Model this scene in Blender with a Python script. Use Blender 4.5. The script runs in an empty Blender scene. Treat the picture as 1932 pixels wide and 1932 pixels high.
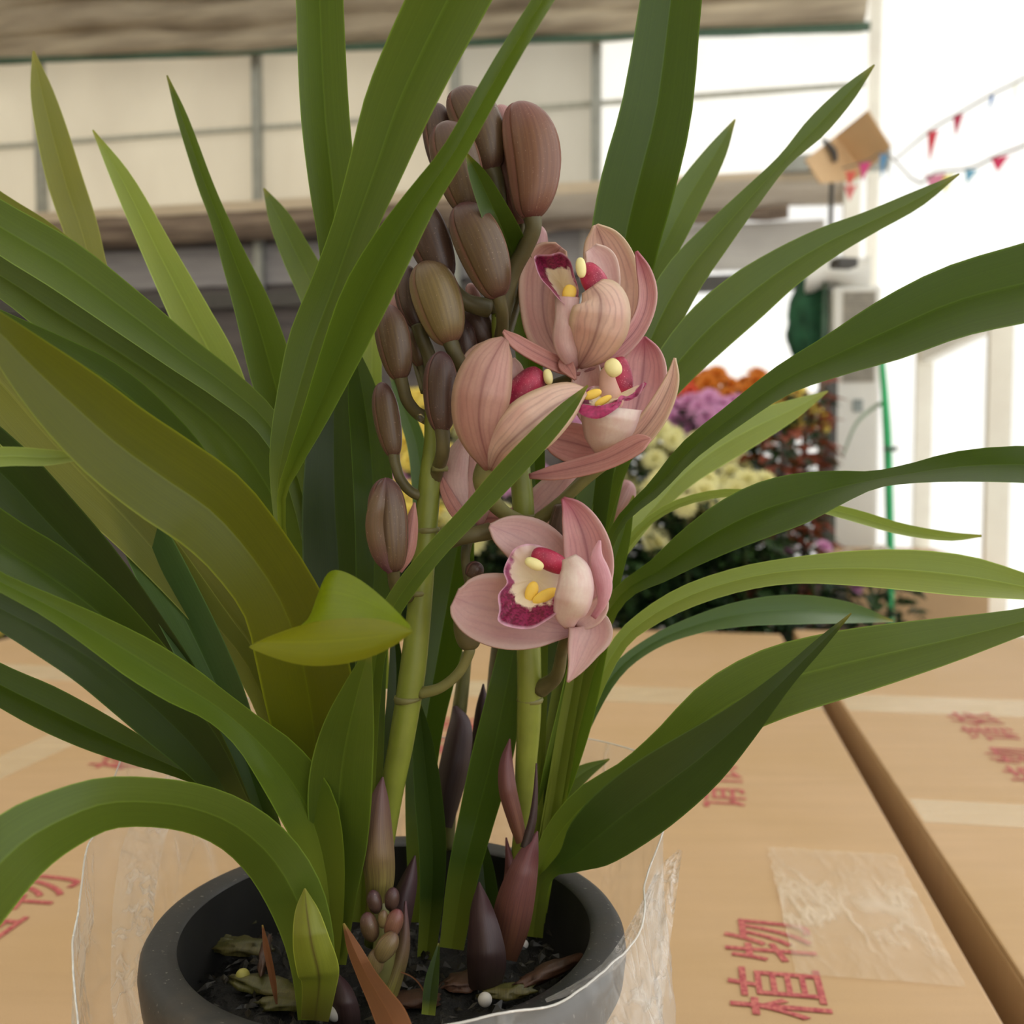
import bpy, bmesh, math, random
from mathutils import Vector, Matrix, noise
random.seed(7)
SC = bpy.context.scene
C = SC.collection
RES = 1932.0
# ------------------------------------------------------------------ camera, sky, sun, exposure
CZ = 0.925; PITCH = math.radians(3.0)
cd = bpy.data.cameras.new('camera'); cam = bpy.data.objects.new('camera', cd); C.objects.link(cam)
cam.location = (0, 0, CZ); cam.rotation_euler = (math.radians(90) - PITCH, 0, 0)
cd.sensor_width = 36; cd.lens = 36; cd.clip_start = 0.01; cd.clip_end = 200
cd.dof.use_dof = True; cd.dof.focus_distance = 0.36; cd.dof.aperture_fstop = 13
SC.camera = cam
SC.view_settings.view_transform = 'Standard'; SC.view_settings.look = 'None'
SC.view_settings.gamma = 1; SC.view_settings.use_curve_mapping = False
SC.view_settings.exposure = 0.0
wd = bpy.data.worlds.new('sky'); SC.world = wd; wd.use_nodes = True
bg = wd.node_tree.nodes['Background']; bg.inputs[0].default_value = (0.965, 0.985, 1.0, 1); bg.inputs[1].default_value = 1.75
def sun(name, energy, angle, d, col):
    l = bpy.data.lights.new(name, 'SUN'); l.energy = energy; l.angle = math.radians(angle); l.color = col
    o = bpy.data.objects.new(name, l); C.objects.link(o); o.location = (3, 3, 5)
    o.rotation_euler = Vector(d).to_track_quat('-Z', 'Y').to_euler()
sun('hazy_sun', 3.0, 40, (-0.50, -0.52, -1.05), (1, 0.985, 0.96))
SC.cycles.max_bounces = 10; SC.cycles.transparent_max_bounces = 24
SC.cycles.use_denoising = True

_cp, _sp = math.cos(PITCH), math.sin(PITCH)
def P(x, y, d):                    # photograph pixel + depth along the view axis (m) -> world
    a = (x - 966) / 1932 * d; b = -(y - 966) / 1932 * d
    return Vector((a, d * _cp + b * _sp, CZ - d * _sp + b * _cp))
def PY(x, y, Y):                   # ... + world distance Y
    b = -(y - 966) / 1932
    return P(x, y, Y / (_cp + b * _sp))
def PZ(x, y, z):                   # ... on the horizontal plane z
    b = -(y - 966) / 1932
    return P(x, y, (z - CZ) / (-_sp + b * _cp))
def lin(c):
    return tuple(((v / 255) / 12.92 if v / 255 <= 0.04045 else ((v / 255 + 0.055) / 1.055) ** 2.4) for v in c) + (1.0,)

# ------------------------------------------------------------------ object helpers
def link(name, me, mat, parent=None, smooth=True):
    o = bpy.data.objects.new(name, me); C.objects.link(o)
    if mat is not None and len(me.materials) == 0: me.materials.append(mat)
    if smooth: me.shade_smooth()
    if parent is not None:
        o.parent = parent
        p = parent; m = Vector((0, 0, 0))
        while p is not None: m += p.location; p = p.parent
        me.transform(Matrix.Translation(-m))
    return o
def obj(name, vs, fs, mat, parent=None, smooth=True, uvs=None, attr=None):
    me = bpy.data.meshes.new(name); me.from_pydata([tuple(v) for v in vs], [], fs)
    if uvs is not None:
        L = me.uv_layers.new(name='UVMap')
        for lp in me.loops: L.data[lp.index].uv = uvs[lp.vertex_index]
    if attr is not None:
        for an, vals in attr.items():
            A = me.attributes.new(an, 'FLOAT', 'POINT')
            for i, v in enumerate(vals): A.data[i].value = v
    me.update()
    return link(name, me, mat, parent, smooth)
def bmobj(name, bm, mat, parent=None, smooth=False):
    me = bpy.data.meshes.new(name); bm.normal_update(); bm.to_mesh(me); bm.free()
    return link(name, me, mat, parent, smooth)
def thing(name, label, cat, loc=(0, 0, 0), group=None):
    o = bpy.data.objects.new(name, None); C.objects.link(o); o.location = loc; o.empty_display_size = 0.02
    tag(o, label, cat, group); return o
def tag(o, label, cat, group=None):
    o['label'] = label; o['category'] = cat
    if group: o['group'] = group
    return o
def struct(o): o['kind'] = 'structure'; return o
def add_box(bm, c, s, rz=0.0, bev=0.0, rot=None):
    g = bmesh.ops.create_cube(bm, size=1.0); vs = g['verts']
    bmesh.ops.scale(bm, vec=s, verts=vs)
    if bev > 0:
        es = list({e for v in vs for e in v.link_edges})
        r = bmesh.ops.bevel(bm, geom=es, offset=bev, segments=2, profile=0.6, affect='EDGES')
        vs = list({v for v in r['verts']} | {v for v in vs if v.is_valid})
    M = rot if rot is not None else Matrix.Rotation(rz, 3, 'Z')
    bmesh.ops.rotate(bm, cent=(0, 0, 0), matrix=M, verts=vs)
    bmesh.ops.translate(bm, vec=c, verts=vs)
def box(name, c, s, mat, parent=None, rz=0.0, bev=0.0, rot=None):
    bm = bmesh.new(); add_box(bm, c, s, rz, bev, rot); return bmobj(name, bm, mat, parent)
def crom(pts, t):
    n = len(pts) - 1; f = min(max(t, 0), 1) * n; i = min(int(f), n - 1); u = f - i
    p1, p2 = pts[i], pts[i + 1]
    p0 = pts[i - 1] if i > 0 else tuple(2 * a - b for a, b in zip(p1, p2))
    p3 = pts[i + 2] if i + 2 <= n else tuple(2 * b - a for a, b in zip(p1, p2))
    return [0.5 * (2 * b + (c - a) * u + (2 * a - 5 * b + 4 * c - d) * u * u + (3 * b - a - 3 * c + d) * u ** 3) for a, b, c, d in zip(p0, p1, p2, p3)]
def lerpl(L, t):
    if not isinstance(L, (tuple, list)): return L
    f = min(max(t, 0), 1) * (len(L) - 1); i = min(int(f), len(L) - 2) if len(L) > 1 else 0
    return L[i] + (L[i + 1] - L[i]) * (f - i) if len(L) > 1 else L[0]
def tube(name, pts, rads, mat, parent=None, seg=12, n=24, flat=1.0):
    """pts world; rads list"""
    vs = []; uv = []; fs = []
    P3 = [tuple(p) for p in pts]
    prev = None
    for i in range(n + 1):
        t = i / n; p = Vector(crom(P3, t)); q = Vector(crom(P3, min(t + 0.01, 1))) - Vector(crom(P3, max(t - 0.01, 0)))
        q.normalize()
        if prev is None:
            a = Vector((0, 1, 0)).cross(q)
            if a.length < 0.1: a = Vector((1, 0, 0)).cross(q)
        else: a = prev - q * prev.dot(q)
        a.normalize(); prev = a; b = q.cross(a); r = lerpl(rads, t)
        for k in range(seg):
            th = 2 * math.pi * k / seg
            vs.append(p + a * math.cos(th) * r + b * math.sin(th) * r * flat); uv.append((k / seg, t))
    for i in range(n):
        for k in range(seg):
            k2 = (k + 1) % seg; fs.append((i * seg + k, i * seg + k2, (i + 1) * seg + k2, (i + 1) * seg + k))
    fs.append(tuple(range(seg))[::-1]); fs.append(tuple(n * seg + k for k in range(seg)))
    return obj(name, vs, fs, mat, parent, True, uv)

# ------------------------------------------------------------------ material helpers
class NT:
    def __init__(s, name):
        s.m = bpy.data.materials.new(name); s.m.use_nodes = True; s.t = s.m.node_tree
        s.b = s.t.nodes['Principled BSDF']; s.out = s.t.nodes['Material Output']
    def n(s, ty, **kw):
        nd = s.t.nodes.new(ty)
        for k, v in kw.items():
            if k.startswith('i_'): nd.inputs[k[2:].replace('_', ' ')].default_value = v
            elif k.startswith('x'): nd.inputs[int(k[1:])].default_value = v
            else: setattr(nd, k, v)
        return nd
    def l(s, a, b): s.t.links.new(a, b)
    def math(s, op, a, b=None, clamp=False):
        nd = s.n('ShaderNodeMath', operation=op); nd.use_clamp = clamp
        for i, v in enumerate((a, b)):
            if v is None: continue
            if hasattr(v, 'links'): s.l(v, nd.inputs[i])
            else: nd.inputs[i].default_value = v
        return nd.outputs[0]
    def mix(s, f, a, b, mode='MIX'):
        nd = s.n('ShaderNodeMix', data_type='RGBA', blend_type=mode)
        for i, v in ((0, f), (6, a), (7, b)):
            if hasattr(v, 'links'): s.l(v, nd.inputs[i])
            else: nd.inputs[i].default_value = v
        return nd.outputs[2]
    def ramp(s, f, stops, interp='LINEAR'):
        nd = s.n('ShaderNodeValToRGB'); nd.color_ramp.interpolation = interp
        e = nd.color_ramp.elements
        while len(e) < len(stops): e.new(0.5)
        for k, (p, c) in enumerate(stops):
            e[k].position = p; e[k].color = c if len(c) == 4 else tuple(c) + (1,)
        s.l(f, nd.inputs[0]); return nd.outputs[0]
    def noise(s, vec, scale, detail=2.0, rough=0.5):
        nd = s.n('ShaderNodeTexNoise'); nd.inputs['Scale'].default_value = scale; nd.inputs['Detail'].default_value = detail
        nd.inputs['Roughness'].default_value = rough
        if vec is not None: s.l(vec, nd.inputs['Vector'])
        return nd.outputs[0]
    def map(s, vec, sc):
        nd = s.n('ShaderNodeMapping'); nd.inputs['Scale'].default_value = sc; s.l(vec, nd.inputs[0]); return nd.outputs[0]
    def bump(s, h, st=0.3, dist=0.001):
        nd = s.n('ShaderNodeBump'); nd.inputs['Strength'].default_value = st; nd.inputs['Distance'].default_value = dist
        s.l(h, nd.inputs['Height']); s.l(nd.outputs[0], s.b.inputs['Normal']); return nd.outputs[0]
    def set(s, **kw):
        for k, v in kw.items(): s.b.inputs[k.replace('_', ' ')].default_value = v
def W(v): return (v, v, v, 1)
def plain(name, rgb, rough=0.6, metal=0.0, var=0.15, scale=40, bump=0.0):
    N = NT(name); tc = N.n('ShaderNodeTexCoord').outputs['Object']
    f = N.noise(tc, scale, 4)
    c = lin(rgb); d = tuple(v * (1 - var) for v in c[:3]) + (1,); e = tuple(min(1, v * (1 + var)) for v in c[:3]) + (1,)
    N.l(N.ramp(f, [(0.3, d), (0.7, e)]), N.b.inputs['Base Color'])
    N.set(Roughness=rough, Metallic=metal)
    if bump: N.bump(f, bump, 0.002)
    return N.m
def translucent(N, color, amount):
    tr = N.n('ShaderNodeBsdfTranslucent'); ms = N.n('ShaderNodeMixShader'); ms.inputs[0].default_value = amount
    if hasattr(color, 'links'): N.l(color, tr.inputs[0])
    else: tr.inputs[0].default_value = color
    N.l(N.b.outputs[0], ms.inputs[1]); N.l(tr.outputs[0], ms.inputs[2]); N.l(ms.outputs[0], N.out.inputs[0])
def leaf_mat(name, rgb, pale=1.35, ribdark=False, base=(150, 160, 60), tl=0.24, rough=0.34, midrib=1.0):
    N = NT(name); uv = N.n('ShaderNodeUVMap').outputs[0]
    sep = N.n('ShaderNodeSeparateXYZ'); N.l(uv, sep.inputs[0]); u, v = sep.outputs[0], sep.outputs[1]
    c = tuple(x * 0.80 for x in lin(rgb)[:3]) + (1,)
    st = N.noise(N.map(uv, (120, 1.2, 1)), 1.0, 3)
    dark = tuple(x * 0.86 for x in c[:3]) + (1,); lt = tuple(min(1, x * 1.12) for x in c[:3]) + (1,)
    col = N.ramp(st, [(0.3, dark), (0.7, lt)])
    bl = N.noise(N.n('ShaderNodeTexCoord').outputs['Object'], 22, 3)
    col = N.mix(N.math('MULTIPLY', N.ramp(bl, [(0.45, W(0)), (0.7, W(1))]), 0.35), col, (c[0] * 1.28, c[1] * 1.12, c[2] * 0.8, 1))
    a = N.math('ABSOLUTE', N.math('SUBTRACT', u, 0.5))
    rib = N.ramp(a, [(0.0, W(1)), (0.010, W(0.8)), (0.024, W(0))])
    ribc = tuple(min(1, x * 1.9 * pale / 1.35) for x in c[:3]) + (1,)
    if ribdark: col = N.mix(N.ramp(a, [(0.0, W(0.8)), (0.03, W(0.3)), (0.07, W(0))]), col, lin((74, 48, 36)))
    else: col = N.mix(N.math('MULTIPLY', rib, 0.42 * midrib), col, ribc)
    edge = N.ramp(a, [(0.472, W(0)), (0.49, W(1))])
    col = N.mix(N.math('MULTIPLY', edge, 0.7), col, tuple(min(1, x * 2.5) for x in c[:3]) + (1,))
    col = N.mix(N.ramp(v, [(0.78, W(0)), (1.0, W(0.75))]), col, lin(base))
    col = N.mix(N.ramp(v, [(0.0, W(0.7)), (0.05, W(0))]), col, lin((150, 140, 60)))
    N.l(col, N.b.inputs['Base Color']); N.set(Roughness=rough); N.b.inputs['Specular IOR Level'].default_value = 0.32
    N.bump(st, 0.1, 0.0003)
    tcol = N.mix(0.6, col, (c[0] * 1.9, c[1] * 2.0, c[2] * 0.8, 1))
    translucent(N, tcol, tl)
    return N.m
def petal_mat(name, rgb, vein=(120, 50, 60), edge=(214, 196, 150), vs=0.6, es=0.5, tip=None, rough=0.5, tl=0.3, midv=0.6):
    N = NT(name); uv = N.n('ShaderNodeUVMap').outputs[0]
    sep = N.n('ShaderNodeSeparateXYZ'); N.l(uv, sep.inputs[0]); u, v = sep.outputs[0], sep.outputs[1]
    c = lin(rgb)
    st = N.noise(N.map(uv, (34, 0.7, 1)), 1.0, 2.5)
    fine = N.noise(N.n('ShaderNodeTexCoord').outputs['Object'], 900, 2)
    col = N.mix(N.ramp(fine, [(0.35, W(0)), (0.65, W(0.22))]), c, tuple(min(1, x * 1.25) for x in c[:3]) + (1,))
    a = N.math('ABSOLUTE', N.math('SUBTRACT', u, 0.5))
    inner = N.ramp(a, [(0.33, W(1)), (0.47, W(0))])
    wob = N.noise(N.map(uv, (3, 2.2, 1)), 1.0, 2)
    fr = N.math('FRACT', N.math('ADD', N.math('MULTIPLY', u, 8.5), N.math('MULTIPLY', wob, 2.4)))
    ln = N.ramp(N.math('ABSOLUTE', N.math('SUBTRACT', fr, 0.5)), [(0.0, W(1)), (0.10, W(0.7)), (0.26, W(0))])
    veins = N.math('MULTIPLY', N.math('MULTIPLY', ln, N.ramp(st, [(0.35, W(0.35)), (0.6, W(1))])), inner)
    blush = N.noise(N.map(uv, (2.2, 2.0, 1)), 1.3, 3)
    c2 = tuple(x * y for x, y in zip(c[:3], (0.88, 0.66, 0.70))) + (1,)
    col = N.mix(N.math('MULTIPLY', N.ramp(blush, [(0.4, W(0)), (0.68, W(1))]), 0.5), col, c2)
    col = N.mix(N.math('MULTIPLY', veins, vs * 0.5), col, lin(vein))
    mid = N.ramp(a, [(0.0, W(0.9)), (0.03, W(0.4)), (0.12, W(0))])
    col = N.mix(N.math('MULTIPLY', mid, midv), col, lin(vein))
    e = N.ramp(a, [(0.36, W(0)), (0.5, W(1))])
    col = N.mix(N.math('MULTIPLY', e, es), col, lin(edge))
    if tip: col = N.mix(N.ramp(v, [(0.0, W(0.85)), (0.3, W(0))]), col, lin(tip))
    col = N.mix(N.ramp(v, [(0.82, W(0)), (1.0, W(0.5))]), col, lin(vein))
    N.l(col, N.b.inputs['Base Color']); N.set(Roughness=rough)
    N.b.inputs['Subsurface Weight'].default_value = 0.0
    N.bump(st, 0.12, 0.0003)
    translucent(N, col, tl)
    return N.m
# ------------------------------------------------------------------ ribbon (leaves, petals, sheaths)
def ribbon(name, pts, d, mat, parent, fold=0.3, k=0.4, phi=0.0, cup=0.0, wav=0.0, n=36, m=8, off=0.0):
    """pts (x, y, width) at the photograph's scale, tip first; d depth(s) in m. fold: V section, cup: round section,
    k: how much the upper edge lies back, phi: extra tilt across."""
    vs = []; uv = []; fs = []
    for i in range(n + 1):
        t = i / n; x, y, w = crom(pts, t); w = max(w, 1.0); dd = lerpl(d, t)
        a = crom(pts, max(t - 0.02, 0)); b = crom(pts, min(t + 0.02, 1))
        tx, ty = b[0] - a[0], b[1] - a[1]; L = math.hypot(tx, ty) or 1; tx /= L; ty /= L
        sx, sy = -ty, tx                       # side
        ph = lerpl(phi, t)
        for j in range(m + 1):
            s = -1 + 2 * j / m
            o = s * w / 2; wm = w / 2 / 1932 * dd
            dz = -k * (sy * s) * wm * 1.0 + math.tan(ph) * s * wm
            dz += -1.35 * fold * wm * abs(s) ** 1.15 + cup * wm * (1 - s * s)
            wv = wav * wm * math.sin(t * 23 + 2.1 * s) * abs(s)
            vs.append(P(x + sx * (o + 0), y + sy * (o + 0), dd + dz + wv)); uv.append((j / m, t))
    for i in range(n):
        for j in range(m):
            a = i * (m + 1) + j; fs.append((a, a + 1, a + m + 2, a + m + 1))
    o = obj(name, vs, fs, mat, parent, True, uv)
    if fold and m % 2 == 0:
        me = o.data; sh = me.attributes.new('sharp_edge', 'BOOLEAN', 'EDGE'); c = m // 2
        for e in me.edges:
            a, b = e.vertices
            if a % (m + 1) == c and b % (m + 1) == c: sh.data[e.index].value = True
    return o
def patch(name, outline, centre, d_edge, d_c, mat, parent, mask=None, rings=9, curve=1.6, ruffle=0.0):
    """round dish: closed outline in px, with a depth profile between centre and edge; mask per outline point"""
    N = 64; vs = []; uv = []; at = []; fs = []; K = len(outline)
    ol = list(outline) + [outline[0]]
    mk = (list(mask) + [mask[0]]) if mask else [0] * (K + 1)
    pts = []
    for i in range(N):
        f = i / N * K; a = int(f); u = f - a
        p = [outline[(a + q) % K] for q in (-1, 0, 1, 2)]
        cc = [0.5 * (2 * p[1][c] + (p[2][c] - p[0][c]) * u + (2 * p[0][c] - 5 * p[1][c] + 4 * p[2][c] - p[3][c]) * u * u + (3 * p[1][c] - p[0][c] - 3 * p[2][c] + p[3][c]) * u ** 3) for c in (0, 1)]
        de = lerpl(list(d_edge) + [d_edge[0]], i / N) if isinstance(d_edge, (list, tuple)) else d_edge
        rf = ruffle * (math.sin(i * 1.9) + 0.6 * math.sin(i * 0.83 + 1))
        pts.append((cc[0], cc[1], de + rf * 0.4, lerpl(mk, i / N), rf))
    vs.append(P(centre[0], centre[1], d_c)); uv.append((0.5, 0)); at.append(0)
    for r in range(1, rings + 1):
        q = r / rings
        for i, (x, y, de, mm, rf) in enumerate(pts):
            dd = d_c + (de - d_c) * q ** curve + rf * (q > 0.85) * 0.6
            vs.append(P(centre[0] + (x - centre[0]) * q, centre[1] + (y - centre[1]) * q, dd)); uv.append((i / N, q)); at.append(mm)
    for i in range(N): fs.append((0, 1 + (i + 1) % N, 1 + i))
    for r in range(rings - 1):
        for i in range(N):
            i2 = (i + 1) % N; a = 1 + r * N; b = a + N
            fs.append((a + i, a + i2, b + i2, b + i))
    return obj(name, vs, fs, mat, parent, True, uv, {'mask': at})
def blob(name, c, ax, r1, r2, mat, parent, seg=16, rings=12, pw=1.0, lobes=0, seam=0.0, bend=0.0, bulge=0.5, vmap=True):
    """spindle from c-ax to c+ax (world), radii r1 (screen) r2 (depth)"""
    L = ax.length; q = ax.normalized(); view = Vector((0, 1, 0))
    a = view.cross(q)
    if a.length < 0.1: a = Vector((1, 0, 0)).cross(q)
    a.normalize(); b = q.cross(a); vs = []; uv = []; fs = []
    for i in range(rings + 1):
        t = i / rings
        z = -math.cos(t * math.pi); rr = math.sin(t * math.pi) ** (pw if t < 0.5 or not lobes else pw + 0.34 * (2 * t - 1))
        rr *= 1 + (bulge - 0.5) * (-z)
        for kk in range(seg):
            th = 2 * math.pi * kk / seg
            g = 1.0
            if lobes:
                fr = (th * lobes / (2 * math.pi) + 0.25) % 1.0
                g = 1 + seam * (fr - 0.5) - seam * 0.8 * math.exp(-((fr - 0.5) * 2) ** 2 * 0) * (1 if fr < 0.06 else 0)
            vs.append(c + q * z * L + a * (math.cos(th) * rr * r1 * g + bend * (1 - z * z)) + b * math.sin(th) * rr * r2 * g)
            uv.append((kk / seg, t))
    for i in range(rings):
        for kk in range(seg):
            k2 = (kk + 1) % seg; fs.append((i * seg + kk, i * seg + k2, (i + 1) * seg + k2, (i + 1) * seg + kk))
    return obj(name, vs, fs, mat, parent, True, uv)
#@@MATS
M = {}
M['mid'] = leaf_mat('leaf_mid_green', (90, 110, 38))
M['dark'] = leaf_mat('leaf_dark_green', (70, 92, 26), midrib=0.9)
M['deep'] = leaf_mat('leaf_deep_green', (58, 76, 30), midrib=0.6)
M['yellow'] = leaf_mat('leaf_yellowing', (92, 98, 12), base=(110, 112, 40), midrib=0.7)
M['light'] = leaf_mat('leaf_light_green', (146, 164, 82), midrib=0.9)
M['olive'] = leaf_mat('leaf_olive', (132, 136, 66), midrib=0.8)
M['blue'] = leaf_mat('leaf_blue_green', (84, 112, 62), midrib=0.6)
M['bright'] = leaf_mat('leaf_bright_green', (90, 112, 34), base=(164, 170, 58), midrib=0.5)
M['curl'] = leaf_mat('leaf_yellow_green', (128, 134, 18), base=(150, 150, 40), midrib=0.3)
M['sheath'] = leaf_mat('leaf_sheath_pale', (140, 146, 52), base=(110, 96, 50), ribdark=True)
M['dry'] = leaf_mat('leaf_dry_brown', (128, 82, 50), base=(84, 52, 34), tl=0.1, rough=0.7, midrib=0.5)
M['stemg'] = plain('stem_green', (124, 132, 48), 0.42, var=0.12, scale=90)
M['pedicel'] = plain('pedicel_olive_brown', (92, 84, 50), 0.5, var=0.2, scale=120)
M['pedicel_g'] = plain('pedicel_green', (116, 112, 62), 0.5, var=0.15, scale=120)
def bract_mat(name, tipc, basec):
    N = NT(name); uv = N.n('ShaderNodeUVMap').outputs[0]
    sep = N.n('ShaderNodeSeparateXYZ'); N.l(uv, sep.inputs[0])
    st = N.noise(N.map(uv, (30, 2, 1)), 1, 3)
    col = N.ramp(sep.outputs[1], [(0.0, lin(tipc)), (0.5, lin(tuple((a + b) // 2 for a, b in zip(tipc, basec)))), (1.0, lin(basec))])
    col = N.mix(N.ramp(st, [(0.35, W(0.5)), (0.65, W(0))]), col, lin(tuple(int(a * 0.6) for a in tipc)))
    N.l(col, N.b.inputs['Base Color']); N.set(Roughness=0.5); N.bump(st, 0.2, 0.0005); return N.m
M['bract'] = bract_mat('bract_purple_green', (104, 66, 74), (146, 142, 58))
M['bract_red'] = bract_mat('bract_red', (112, 62, 70), (112, 74, 48))
M['bract_dark'] = bract_mat('bract_dark_purple', (76, 48, 54), (52, 40, 32))
def bud_mat(name, tipc, midc, basec):
    N = NT(name); uv = N.n('ShaderNodeUVMap').outputs[0]
    sep = N.n('ShaderNodeSeparateXYZ'); N.l(uv, sep.inputs[0])
    st = N.noise(N.map(uv, (60, 0.8, 1)), 1, 2.5)
    fine = N.noise(N.n('ShaderNodeTexCoord').outputs['Object'], 1500, 2)
    col = N.ramp(sep.outputs[1], [(0.0, lin(basec)), (0.28, lin(midc)), (0.6, lin(midc)), (0.95, lin(tipc))])
    col = N.mix(N.ramp(st, [(0.38, W(0.28)), (0.6, W(0))]), col, lin(tuple(int(a * 0.62) for a in tipc)))
    fr = N.math('FRACT', N.math('ADD', N.math('MULTIPLY', sep.outputs[0], 3.0), 0.25))
    col = N.mix(N.ramp(fr, [(0.0, W(0.7)), (0.06, W(0)), (0.95, W(0)), (0.975, W(0))]), col, lin(tuple(int(a * 0.45) for a in tipc)))
    col = N.mix(N.ramp(fr, [(0.955, W(0)), (0.98, W(0.4)), (0.999, W(0.1))]), col, lin((180, 122, 112)))
    col = N.mix(N.ramp(fine, [(0.66, W(0)), (0.75, W(0.4))]), col, lin((190, 160, 140)))
    N.l(col, N.b.inputs['Base Color']); N.set(Roughness=0.36); N.bump(st, 0.08, 0.0004); return N.m
M['bud'] = bud_mat('bud_mauve_brown', (92, 54, 62), (102, 80, 54), (84, 48, 48))
M['bud_dark'] = bud_mat('bud_dark_purple', (78, 48, 58), (84, 62, 50), (70, 44, 44))
M['bud_pale'] = bud_mat('bud_yellow_brown', (106, 78, 62), (134, 114, 72), (120, 70, 64))
M['bud_red'] = bud_mat('bud_red_brown', (122, 66, 70), (130, 90, 68), (90, 48, 50))
M['bud_pink'] = bud_mat('bud_pinkish', (176, 124, 128), (176, 130, 124), (124, 80, 78))
M['pet'] = petal_mat('petal_dusty_pink', (236, 204, 186))
M['pet_in'] = petal_mat('petal_mauve_brown', (204, 160, 146), vs=0.5, es=0.3)
M['pet_pink'] = petal_mat('petal_pink', (228, 180, 180), vein=(130, 36, 76), edge=(226, 196, 186), tip=(186, 84, 112), vs=0.5)
M['pet_pale'] = petal_mat('petal_pale_pink', (228, 196, 190), vein=(176, 110, 120), edge=(236, 214, 196), vs=0.25, midv=0.1)
M['lip_out'] = petal_mat('lip_outer_white', (240, 222, 210), vein=(206, 150, 160), edge=(226, 176, 190), vs=0.15, midv=0.0, es=0.4)
M['pet_mauve'] = petal_mat('petal_mauve', (216, 178, 172), vein=(146, 78, 104), edge=(206, 180, 164), vs=0.3, midv=0.2)
M['pet_rose'] = petal_mat('petal_deep_rose', (206, 150, 140), vein=(120, 46, 60), edge=(206, 160, 146), vs=0.4, es=0.35)
M['pet_curl'] = petal_mat('petal_light_pink_curl', (232, 182, 194), vein=(190, 100, 130), edge=(240, 210, 210), vs=0.4, midv=0.1)
M['cream'] = plain('lip_cream_white', (232, 208, 192), 0.45, var=0.05, scale=200)
M['yellow_callus'] = plain('callus_yellow', (246, 206, 84), 0.5, var=0.06, scale=300)
M['cap'] = plain('anther_cap_cream', (240, 228, 160), 0.4, var=0.05, scale=300)
def hood_mat():
    N = NT('column_crimson'); tc = N.n('ShaderNodeTexCoord').outputs['Object']
    f = N.noise(tc, 2200, 2); g = N.noise(tc, 160, 2)
    col = N.ramp(g, [(0.3, lin((120, 20, 48))), (0.7, lin((186, 44, 80)))])
    col = N.mix(N.ramp(f, [(0.62, W(0)), (0.72, W(0.6))]), col, lin((236, 150, 160)))
    N.l(col, N.b.inputs['Base Color']); N.set(Roughness=0.4); return N.m
M['hood'] = hood_mat()
M['column_under'] = plain('column_underside_pink', (222, 178, 160), 0.5, var=0.08, scale=200)
def lip_mat():
    N = NT('lip_cream_with_purple_blotches'); uv = N.n('ShaderNodeUVMap').outputs[0]
    sep = N.n('ShaderNodeSeparateXYZ'); N.l(uv, sep.inputs[0]); v = sep.outputs[1]
    tc = N.n('ShaderNodeTexCoord').outputs['Object']
    at = N.n('ShaderNodeAttribute', attribute_name='mask').outputs['Fac']
    n1 = N.noise(tc, 330, 3); n2 = N.noise(tc, 900, 2)
    lim = N.math('SUBTRACT', 1.02, N.math('MULTIPLY', at, 0.44))
    e = N.math('SUBTRACT', N.math('ADD', v, N.math('MULTIPLY', N.math('SUBTRACT', n1, 0.5), 0.45)), lim)
    f = N.ramp(N.math('ADD', N.math('MULTIPLY', e, 6), 0.5, clamp=True), [(0.2, W(0)), (0.7, W(1))])
    f = N.math('MULTIPLY', f, N.ramp(at, [(0.02, W(0)), (0.15, W(1))]))
    pur = N.mix(N.ramp(n2, [(0.4, W(0)), (0.6, W(1))]), lin((104, 12, 50)), lin((146, 30, 82)))
    pur = N.mix(N.ramp(at, [(0.35, W(1)), (0.8, W(0))]), pur, lin((178, 92, 132)))
    base = N.ramp(v, [(0.0, lin((240, 222, 176))), (0.5, lin((244, 228, 196))), (1.0, lin((230, 200, 196)))])
    col = N.mix(f, base, pur)
    col = N.mix(N.ramp(v, [(0.93, W(0)), (0.985, W(0.85))]), col, lin((226, 176, 196)))
    N.l(col, N.b.inputs['Base Color']); N.set(Roughness=0.5); translucent(N, col, 0.2); return N.m
M['lip'] = lip_mat()
def card_mat(name='cardboard', rgb=(200, 166, 126)):
    N = NT(name); tc = N.n('ShaderNodeTexCoord').outputs['Object']
    a = N.noise(N.map(tc, (1.5, 14, 4)), 4, 5); b = N.noise(tc, 5, 3); f = N.noise(tc, 1400, 2)
    c = lin(rgb)
    col = N.ramp(a, [(0.3, tuple(x * 0.95 for x in c[:3])), (0.7, tuple(x * 1.04 for x in c[:3]))])
    col = N.mix(N.ramp(b, [(0.4, W(0)), (0.65, W(0.5))]), col, (c[0] * 0.9, c[1] * 0.88, c[2] * 0.74, 1))
    col = N.mix(N.ramp(f, [(0.35, W(0.12)), (0.6, W(0))]), col, lin((120, 86, 50)))
    N.l(col, N.b.inputs['Base Color']); N.set(Roughness=0.55); N.b.inputs['Specular IOR Level'].default_value = 0.35
    N.bump(a, 0.25, 0.003); return N.m
M['card'] = card_mat()
def ink_mat():
    N = NT('red_printing_ink'); tc = N.n('ShaderNodeTexCoord').outputs['Object']
    f = N.noise(tc, 420, 3)
    N.l(N.ramp(f, [(0.35, lin((164, 52, 66))), (0.65, lin((204, 116, 104)))]), N.b.inputs['Base Color']); N.set(Roughness=0.6); return N.m
M['ink'] = ink_mat()
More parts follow.
